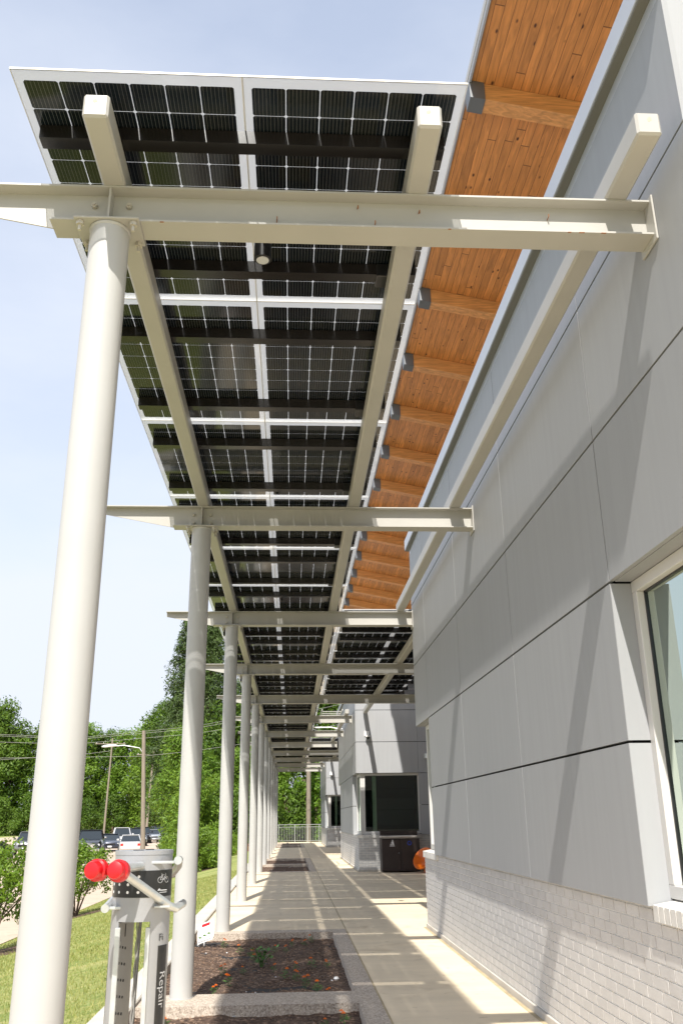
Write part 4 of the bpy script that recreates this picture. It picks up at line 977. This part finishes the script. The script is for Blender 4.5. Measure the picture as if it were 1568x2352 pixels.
# overhead wires
for i, (pts, lb) in enumerate([
    ([(-60, 62, 9.8), (-20.2, 62, 7.26), (-14.7, 62, 6.98), (-6.7, 62, 7.7), (-3.4, 62, 8.3), (12, 62, 12)], 'upper overhead wire of the top pair crossing behind the columns'),
    ([(-60, 62, 9.4), (-20.2, 62, 7.16), (-14.7, 62, 6.88), (-6.7, 62, 7.55), (-3.4, 62, 8.15), (12, 62, 11.7)], 'lower overhead wire of the top pair crossing behind the columns'),
    ([(-60, 62, 7.6), (-20.2, 62, 6.75), (-15, 62, 6.55), (-6.7, 62, 7.2), (-3.4, 62, 7.7), (12, 62, 11)], 'third overhead wire from the top behind the columns'),
    ([(-60, 62, 6.8), (-20.0, 62, 5.68), (-10.3, 62, 5.72), (-6.95, 62, 6.02), (-3.77, 62, 6.44), (12, 62, 9.4)], 'lowest overhead wire, running past the near lamp pole'),
    ([(-60, 62, 6.4), (-20.0, 62, 5.55), (-14, 62, 5.9), (-12.4, 62, 6.1)], 'short overhead wire rising to the near lamp arm')]):
    b = MB(); b.tube(pts, .009, 6); tag(b.build('overhead_wire', 'wire', smooth=True), lb, 'wire', 'overhead wires')

# ---------------------------------------------------------------- cars
PAINT = {n: mat('paint_' + n, c, .28, .4, coat=1) for n, c in dict(black=(.012, .012, .015), navy=(.02, .025, .045), white=(.72, .72, .72), silver=(.36, .38, .40), grey=(.15, .15, .16), charcoal=(.05, .05, .055), brown=(.09, .075, .065)).items()}
def car(kind, paint, loc, rz, label, chrome=False):
    """x forward; origin on the ground under the middle"""
    r = empty('parked_' + ('pickup' if kind == 'pickup' else 'car'), loc, label, {'pickup': 'pickup truck', 'suv': 'SUV', 'sedan': 'car', 'van': 'van'}[kind], 'parked vehicles across the lawn', rz)
    Lh = {'sedan': 2.3, 'suv': 2.35, 'pickup': 2.9, 'van': 2.4}[kind]; W = {'sedan': .9, 'suv': .95, 'pickup': 1.0, 'van': .95}[kind]; H = {'sedan': 1.45, 'suv': 1.78, 'pickup': 1.92, 'van': 1.85}[kind]
    hood = {'sedan': .95, 'suv': 1.12, 'pickup': 1.25, 'van': 1.1}[kind]; g = .22 if kind == 'sedan' else .30
    # lower body sections along x: (x, half width, z bottom, z top)
    secs = [(-Lh, W * .86, g + .18, hood * .95), (-Lh + .12, W * .97, g + .05, hood), (-Lh + .9, W, g, hood), (0, W, g, hood), (Lh - 1.2, W, g, hood * .985), (Lh - .35, W * .97, g + .02, hood * .9), (Lh - .08, W * .88, g + .1, hood * .80), (Lh, W * .8, g + .2, hood * .66)]
    b = MB(); n = 10; o = 0
    for x, w, z0, z1 in secs:
        for t in ((-.9, 0), (-1, .12), (-1, .6), (-.96, .85), (-.84, 1), (.84, 1), (.96, .85), (1, .6), (1, .12), (.9, 0)): b.v.append((x, t[0] * w, z0 + (z1 - z0) * t[1]))
    for i in range(len(secs) - 1):
        for k in range(n): b.f.append((i * n + k, i * n + (k + 1) % n, (i + 1) * n + (k + 1) % n, (i + 1) * n + k)); b.mi.append(0)
    b.f.append(tuple(range(n))); b.f.append(tuple((len(secs) - 1) * n + k for k in range(n))); b.mi += [0, 0]
    body = b.build('body', PAINT[paint], r, smooth=True)
    x0, x1, x2, x3 = {'sedan': (-1.9, -1.15, .25, 1.05), 'suv': (-2.25, -1.95, .45, 1.15), 'pickup': (-.95, -.75, .75, 1.35), 'van': (-2.3, -2.1, .9, 1.6)}[kind]
    b = MB(); wb, wt = W * .9, W * .72; zb = hood - .01
    b.add([(x0, -wb, zb), (x3, -wb, zb), (x3, wb, zb), (x0, wb, zb), (x1, -wt, H - .05), (x2, -wt, H - .05), (x2, wt, H - .05), (x1, wt, H - .05)], [(0, 3, 2, 1), (4, 5, 6, 7), (0, 1, 5, 4), (1, 2, 6, 5), (2, 3, 7, 6), (3, 0, 4, 7)])
    b.build('windows', 'cglass', r)
    b = MB(); b.prism([(x1 - .06, -wt), (x2 + .08, -wt), (x2 + .08, wt), (x1 - .06, wt)], H - .06, H, 'xy'); 
    for sy in (-1, 1):
        for (xa, xb) in ((x3, x2), (x0, x1)):
            b.tube([(xa, sy * wb, zb), (xb, sy * wt, H - .03)], .045, 6)
        xm = (x1 + x2) / 2; b.tube([(xm, sy * (wb + .0), zb), (xm, sy * (wt + .0), H - .03)], .04, 6)
    b.build('roof', PAINT[paint], r, bevel=.02)
    if kind == 'pickup':
        b = MB(); b.box(-Lh + .1, x0, -W * .85, W * .85, hood - .03, hood + .03); b.build('bed_rail', PAINT[paint], r)
    wr = .33 if kind == 'sedan' else .39
    for sx in (-Lh * .62, Lh * .62):
        for sy in (-1, 1):
            b = MB(); b.tube([(sx, sy * (W - .2), wr), (sx, sy * (W + .01), wr)], wr, 20); wo = b.build('wheel', 'tyre', r, smooth=True)
            b = MB(); b.tube([(sx, sy * (W - .0), wr), (sx, sy * (W + .022), wr)], wr * .62, 14); b.build('rim', 'rim', wo)
    for sy in (-1, 1):
        b = MB(); b.box(Lh - .16, Lh - .02, sy * W * .84 - .14 * (sy > 0) - 0, sy * W * .84 + .14 * (sy < 0) + .0, hood * .60, hood * .74); b.build('headlight', 'lamp', r, bevel=.02)
        b = MB(); b.box(-Lh - .01, -Lh + .1, min(sy * W * .86, sy * W * .62), max(sy * W * .86, sy * W * .62), hood * .65, hood * .85); b.build('tail_light', 'tail', r, bevel=.015)
        b = MB(); b.box(x3 - .32, x3 - .15, min(sy * (W + .02), sy * (W + .22)), max(sy * (W + .02), sy * (W + .22)), hood + .03, hood + .18); b.build('mirror', PAINT[paint] if not chrome else M['chrome'], r, bevel=.03)
    b = MB(); b.box(Lh - .06, Lh + .01, -W * .5, W * .5, hood * .50, hood * .72); b.build('grille', 'chrome' if chrome else 'black', r, bevel=.01)
    b = MB(); b.box(Lh - .12, Lh + .07, -W * .86, W * .86, g + .1, g + .3); b.build('bumper', 'chrome' if chrome else PAINT[paint], r, bevel=.03)
    b = MB(); b.box(Lh + .071, Lh + .078, -.17, .17, g + .14, g + .26); b.build('number_plate', 'white', r)
    return r
def z_(y): return -1.0 + max(0, (y - 60)) * .003 + .002
cars = [('pickup', 'black', -15.6, 73.2, -82, 'black pickup with a chrome grille and bumper, largest vehicle beside the near column', True),
        ('sedan', 'navy', -16.2, 84.0, -80, 'dark navy car facing the lawn just right of the chrome pickup', False),
        ('sedan', 'white', -13.3, 77.5, 100, 'white hatchback seen from behind with a red tail light', False),
        ('van', 'white', -17.6, 97.0, -78, 'white van whose roof shows above the white car', False),
        ('suv', 'charcoal', -16.3, 99.0, -78, 'dark grey SUV parked right behind the white car', False),
        ('suv', 'black', -17.5, 109.5, -76, 'black SUV left of the near lamp pole', False),
        ('sedan', 'silver', -16.9, 113.5, -76, 'pale silver car half hidden by the near lamp pole', False),
        ('suv', 'charcoal', -17.4, 122.5, -72, 'charcoal SUV right of the near lamp pole', False),
        ('sedan', 'silver', -22.4, 168, -80, 'silver car alone on the far road', False),
        ('suv', 'grey', -21.9, 79.0, -85, 'grey SUV left of the near column', False),
        ('sedan', 'grey', -18.6, 57.5, -98, 'grey car cut off by the left edge', False)]
for kd, pt, x, y, rz, lb, chm in cars: car(kd, pt, (x, y, z_(y)), R(rz), lb, chm)

# ---------------------------------------------------------------- vegetation
def leaves(b, centers, n_per, spread, size, flat=.6, tri=False):
    for c, s in centers:
        for i in range(n_per):
            u = Vector((random.gauss(0, 1), random.gauss(0, 1), random.gauss(0, 1))); u.normalize()
            p = Vector(c) + u * s * spread * (random.random() ** .33); p.z += 0
            nrm = (u + Vector((0, 0, .5)) + Vector((random.gauss(0, .5), random.gauss(0, .5), random.gauss(0, .5)))).normalized()
            a = nrm.cross(Vector((random.gauss(0, 1), random.gauss(0, 1), random.gauss(0, 1)))).normalized(); d = nrm.cross(a)
            sz = size * random.uniform(.6, 1.4)
            b.add([p - a * sz, p + d * sz * .5 * flat - nrm * sz * .12, p + a * sz, p - d * sz * .5 * flat - nrm * sz * .12], [(0, 1, 2, 3)])
def tree_proto(seed, h, w, crown0, mt, trunk_r=.22, nclus=110, per=95, size=.20, kind='round', lean=0):
    random.seed(seed)
    cs = []; limbs = MB()
    limbs.tube([(0, 0, -.4), (lean * .3, 0, h * .3), (lean * .7, .1, h * .6), (lean, 0, h * .92)], [trunk_r * 1.2, trunk_r, trunk_r * .7, trunk_r * .15], 10)
    for i in range(nclus):
        t = (i + .5) / nclus
        if kind == 'round':
            z = crown0 + (h - crown0) * random.random() ** .85
            f = (z - crown0) / (h - crown0); rad = w * (math.sin(math.pi * (f * .82 + .14)) ** .7) * (.75 + .5 * noise.noise(Vector((seed, z * .4, 1))))
            a = random.uniform(0, 6.28); rr = rad * math.sqrt(random.uniform(.12, 1)) * (1 + .45 * noise.noise(Vector((math.cos(a) * 1.3, math.sin(a) * 1.3, z * .35 + seed))))
            s = random.uniform(.75, 1.5) * w * .22
        else:
            z = crown0 + (h - crown0) * t; f = t
            rad = w * ((1 - f) ** .6) * .95 + .35; a = i * 2.4 + random.uniform(-.4, .4); rr = rad * random.uniform(.25, 1)
            s = random.uniform(.6, 1.15) * (w * .26)
        c = (math.cos(a) * rr + lean * z / h, math.sin(a) * rr, z)
        cs.append((c, s))
        if i % 3 == 0: limbs.tube([(lean * z / h * .9, 0, max(.5, z - rr * .55)), ((c[0] + lean * z / h) * .55, c[1] * .55, z - rr * .15), c], [trunk_r * .35, trunk_r * .2, .02], 6)
    r = empty('tree', (0, 0, 0), 'x', 'tree')
    limbs.build('trunk', 'bark', r, smooth=True)
    b = MB(); leaves(b, cs, per, 1, size, .75 if kind == 'round' else .45); b.build('crown', mt, r)
    return r
TP = {'oak1': tree_proto(21, 16, 5.6, 1.2, 'leaf', nclus=150, per=100, size=.24), 'oak2': tree_proto(22, 14, 5.0, .6, 'leaf_light', nclus=140, per=100, size=.22), 'oak3': tree_proto(23, 15, 4.6, .8, 'leaf', nclus=140, per=100, size=.22),
      'pine': tree_proto(24, 20, 3.6, 3.0, 'pine', .3, nclus=210, per=110, size=.21, kind='pine', ), 'small': tree_proto(25, 7, 3.0, .2, 'leaf_light', .12, nclus=90, per=110, size=.15),
      'bushy': tree_proto(26, 5, 3.2, -.2, 'leaf', .1, nclus=90, per=100, size=.16)}
TU = {k: False for k in TP}
def tree(k, x, y, z, s, rz, label, cat='tree', group=None, sz=None):
    o = TP[k] if not TU[k] else copy_tree(TP[k]); TU[k] = True
    o.location = (x, y, z); o.scale = (s, s, sz or s); o.rotation_euler = (0, 0, rz); o['label'] = label; o['category'] = cat
    o.name = {'pine': 'pine_tree', 'bushy': 'bush', 'small': 'young_tree'}.get(k, 'broadleaf_tree')
    if group: o['group'] = group
GR = 'trees of the wood behind the car park'
rows = [('oak1', -52, 112, 1.05, 'tall dark broadleaf tree at the left edge'), ('oak3', -44, 116, 1.10, 'tall dark tree whose top shows left of the near column'), ('oak1', -39, 120, 1.08, 'broad tall tree hidden partly by the near column'),
        ('oak2', -37.5, 122, .98, 'rounded tree just right of the near column'), ('oak3', -33, 124, 1.0, 'pointed tree right of the near column'), ('oak2', -29.5, 124, 1.05, 'bushy-topped light green tree left of the curved lamp arm'),
        ('oak1', -26.3, 128, .88, 'dark green tree behind the lamp arm'), ('oak2', -22.2, 126, .98, 'light green tree behind the nearest lamp pole'), ('oak2', -18.6, 122, 1.02, 'light green tree right of the nearest lamp pole'), 
        ('oak3', -34, 138, 1.1, 'back-row tree above the parked pickup'), ('oak1', -46, 134, 1.08, 'back-row tree at far left'), ('oak3', -15.5, 112, 1.05, 'dark tree left of the second column'), ('oak3', -20, 140, 1.05, 'back-row tree behind the lamp pole')]
for i, (k, x, y, s, lb) in enumerate(rows): tree(k, x * 1.55, y * 1.55, -.7, s * 1.5, i * 1.7, lb, group=GR)
for i in range(15):
    x = -52 + i * 2.9; y = 111 + (i % 3) * 3 + (6 if i > 8 else 0)
    tree('bushy', x * 1.58, y * 1.58, -.7, (.9 + .25 * ((i * 7) % 3) / 2) * 1.4, i * 1.3, f'{ORD[i]} dark undergrowth bush from the left under the wood edge', 'bush', 'undergrowth bushes below the wood')
near = [('pine', -8.9, 78, .98, 'tall pine rising behind the third column'), ('pine', -7.0, 74, .92, 'dense dark pine between the second and third columns'), ('oak3', -9.0, 84, .80, 'leafy tree with a ragged top left of the second column'),
        ('oak2', -7.6, 66, .62, 'light broadleaf tree behind the third column'), ('oak1', -4.6, 72, .72, 'broadleaf tree behind the fourth column'), ('pine', -3.8, 80, .85, 'pine seen between the far columns'),
        ('oak2', -3.2, 66, .52, 'small light tree low between the far columns'), ('oak1', -.4, 82, .85, 'dark tree behind the ivy at the walkway end'), ('oak3', 3.2, 80, .95, 'tree behind the far pole'), ('oak1', 6.5, 84, 1.0, 'tree above the second wing roof gap'), ('oak1', -7.3, 70, .58, 'rounded tree behind the second column'),
        ('small', -6.4, 60, .8, 'young tree behind the hedge shrubs')]
for i, (k, x, y, s, lb) in enumerate(near): tree(k, x, y, -.8, s, i * 2.1 + .4, lb, group='trees close beyond the walkway end')
for i, (x, y) in enumerate([(-6.5, 62), (-5.6, 65.5), (-4.9, 64), (-3.4, 62.5), (-2.2, 68), (-.2, 71), (2.4, 72.5), (4.6, 71)]):
    tree('bushy', x, y, -1.2, .72 + .1 * (i % 3), i, f'{ORD[i]} bush from the left in the thicket at the walkway end', 'bush', 'thicket bushes')
# ivy-clad trunks behind the railing
def ivy_tree(x, y, h, lean, seed, label, w=.55):
    random.seed(seed); r = empty('ivy_tree', (x, y, -1), label, 'tree')
    b = MB(); b.tube([(0, 0, 0), (lean * .5, 0, h * .5), (lean, 0, h)], [.28, .22, .16], 12); b.build('trunk', 'bark', r, smooth=True)
    cs = []
    for i in range(75):
        t = random.random(); z = h * t * .95 + .1; a = random.uniform(0, 6.28); rr = w * random.uniform(.2, 1) * (1.35 - .6 * t)
        cs.append(((lean * z / h + math.cos(a) * rr, math.sin(a) * rr - .1, z), .42))
    b = MB(); leaves(b, cs, 70, 1, .105, .95); b.build('ivy', 'ivy', r)
ivy_tree(2.05, 70.0, 8.5, -.1, 41, 'ivy-covered trunk right of the thick pole beyond the railing', .6)
ivy_tree(.15, 70.5, 9.0, -1.3, 42, 'leaning ivy-covered trunk left of the thick pole', .5)
ivy_tree(.75, 71.5, 5.5, .2, 43, 'short ivy-smothered stump behind the railing', .8)
# shrubs on the lawn
def shrub_proto(seed, h, w, mt, size, nclus, per, stems=6, z0=.35):
    random.seed(seed); r = empty('shrub', (0, 0, 0), 'x', 'shrub'); b = MB(); cs = []
    for i in range(stems):
        a = 6.28 * i / stems + random.uniform(-.3, .3); q = w * random.uniform(.3, .6)
        b.tube([(0, 0, -.05), (math.cos(a) * q * .4, math.sin(a) * q * .4, h * .3), (math.cos(a) * q, math.sin(a) * q, h * .75)], [.028, .02, .008], 6)
        for k_ in range(2):
            a2 = a + random.uniform(-.6, .6); b.tube([(math.cos(a) * q * .4, math.sin(a) * q * .4, h * .3), (math.cos(a2) * w * .7, math.sin(a2) * w * .7, h * random.uniform(.45, .85))], [.015, .005], 5)
    for i in range(nclus):
        f = random.random(); z = h * (z0 + (1 - z0) * f); rad = w * math.sin(math.pi * (f * .8 + .15)) ** .8; a = random.uniform(0, 6.28); rr = rad * math.sqrt(random.random()) * (1 + .5 * noise.noise(Vector((math.cos(a) * 2, math.sin(a) * 2, z * 2 + seed))))
        cs.append(((math.cos(a) * rr, math.sin(a) * rr, z), random.uniform(.6, 1.2) * w * .2))
    b.build('stems', 'bark', r, smooth=True)
    l = MB(); leaves(l, cs, per, 1, size, .8); l.build('foliage', mt, r); return r
sA = shrub_proto(51, 1.75, 1.15, 'shrub', .05, 85, 60); sB = shrub_proto(52, 1.95, 1.15, 'shrub', .05, 85, 60)
sC = shrub_proto(53, 1.6, 1.35, 'shrub', .06, 110, 70, z0=.05)
sA.location = (-5.72, 25.6, -.90); sA['label'] = 'multi-stemmed green shrub on mulch between the near column and the repair stand'
sB.location = (-5.75, 18.7, -.88); sB['label'] = 'leafy green shrub at the left edge on the lawn'
o = copy_tree(sB); o.location = (-5.6, 33.2, -.86); o.rotation_euler = (0, 0, 2); o.scale = (.66, .66, .60); o['label'] = 'green shrub behind the repair stand, left of the second column'
sC.location = (-4.1, 40, -.50); sC['label'] = 'low dense shrub between the second and third columns'
for i, (x, y, s, lb) in enumerate([(-4.9, 46, 1.0, 'dense shrub just right of the second column'), (-4.1, 48.5, .9, 'dense shrub left of the third column'), (-5.5, 43, .6, 'low shrub partly behind the second column'), (-3.7, 54, .8, 'far shrub by the red brick wall')]):
    o = copy_tree(sC); o.location = (x, y, gz(x, y)); o.rotation_euler = (0, 0, i + 1); o.scale = (s, s, s); o['label'] = lb
for q in (sA, sB, sC): q['group'] = 'shrubs along the lawn edge'
# mulch circles under the shrubs
for x, y in ((-5.6, 25.6), (-5.6, 18.7), (-5.4, 33.2), (-4.2, 40)):
    xs = fr(x - 1.0 if x - 1.0 > -6.28 else -6.28, x + .9, 8); sheet('mulch', xs, fr(y - .9, y + .9, 8), lambda a, c, x=x, y=y: gz(a, c) + .035 - .03 * (((a - x) / 1) ** 2 + ((c - y) / .9) ** 2), 'soil')
# red brick wall
r = empty('brick_wall', (-2.9, 56, -.4), 'low red brick wall between the far columns beyond the lawn', 'wall'); b = MB(); b.box(-1.1, 1.0, 0, .3, -.4, .5); b.build('masonry', 'redbrick', r)
b = MB(); b.box(-1.14, 1.04, -.04, .34, .5, .56); b.build('cap', 'redbrick', r)
# grass blades on the near lawn
def blades():
    random.seed(3); b = MB()
    for i in range(60000):
        y = 6 + 26 * random.random() ** 1.3; x = random.uniform(-6.25, -1.6); z = gz(x, y); h = random.uniform(.02, .05); a = random.uniform(0, 6.28); w = random.uniform(.003, .006) * (1 + y * .05); dx, dy = math.cos(a) * w, math.sin(a) * w
        lx, ly = random.gauss(0, .015), random.gauss(0, .015)
        b.v += [(x - dx, y - dy, z - .01), (x + dx, y + dy, z - .01), (x + lx, y + ly, z + h)]; n = len(b.v); b.f.append((n - 3, n - 2, n - 1)); b.mi.append(0)
    me = bpy.data.meshes.new('lawn_grass'); me.from_pydata(b.v, [], b.f); me.materials.append(M['blade']); o = bpy.data.objects.new('lawn_grass', me); C.objects.link(o); tag(o, kind='stuff')
M['blade'] = leafmat('grass_blades', (.14, .21, .035), (.42, .40, .15), .3)
blades()
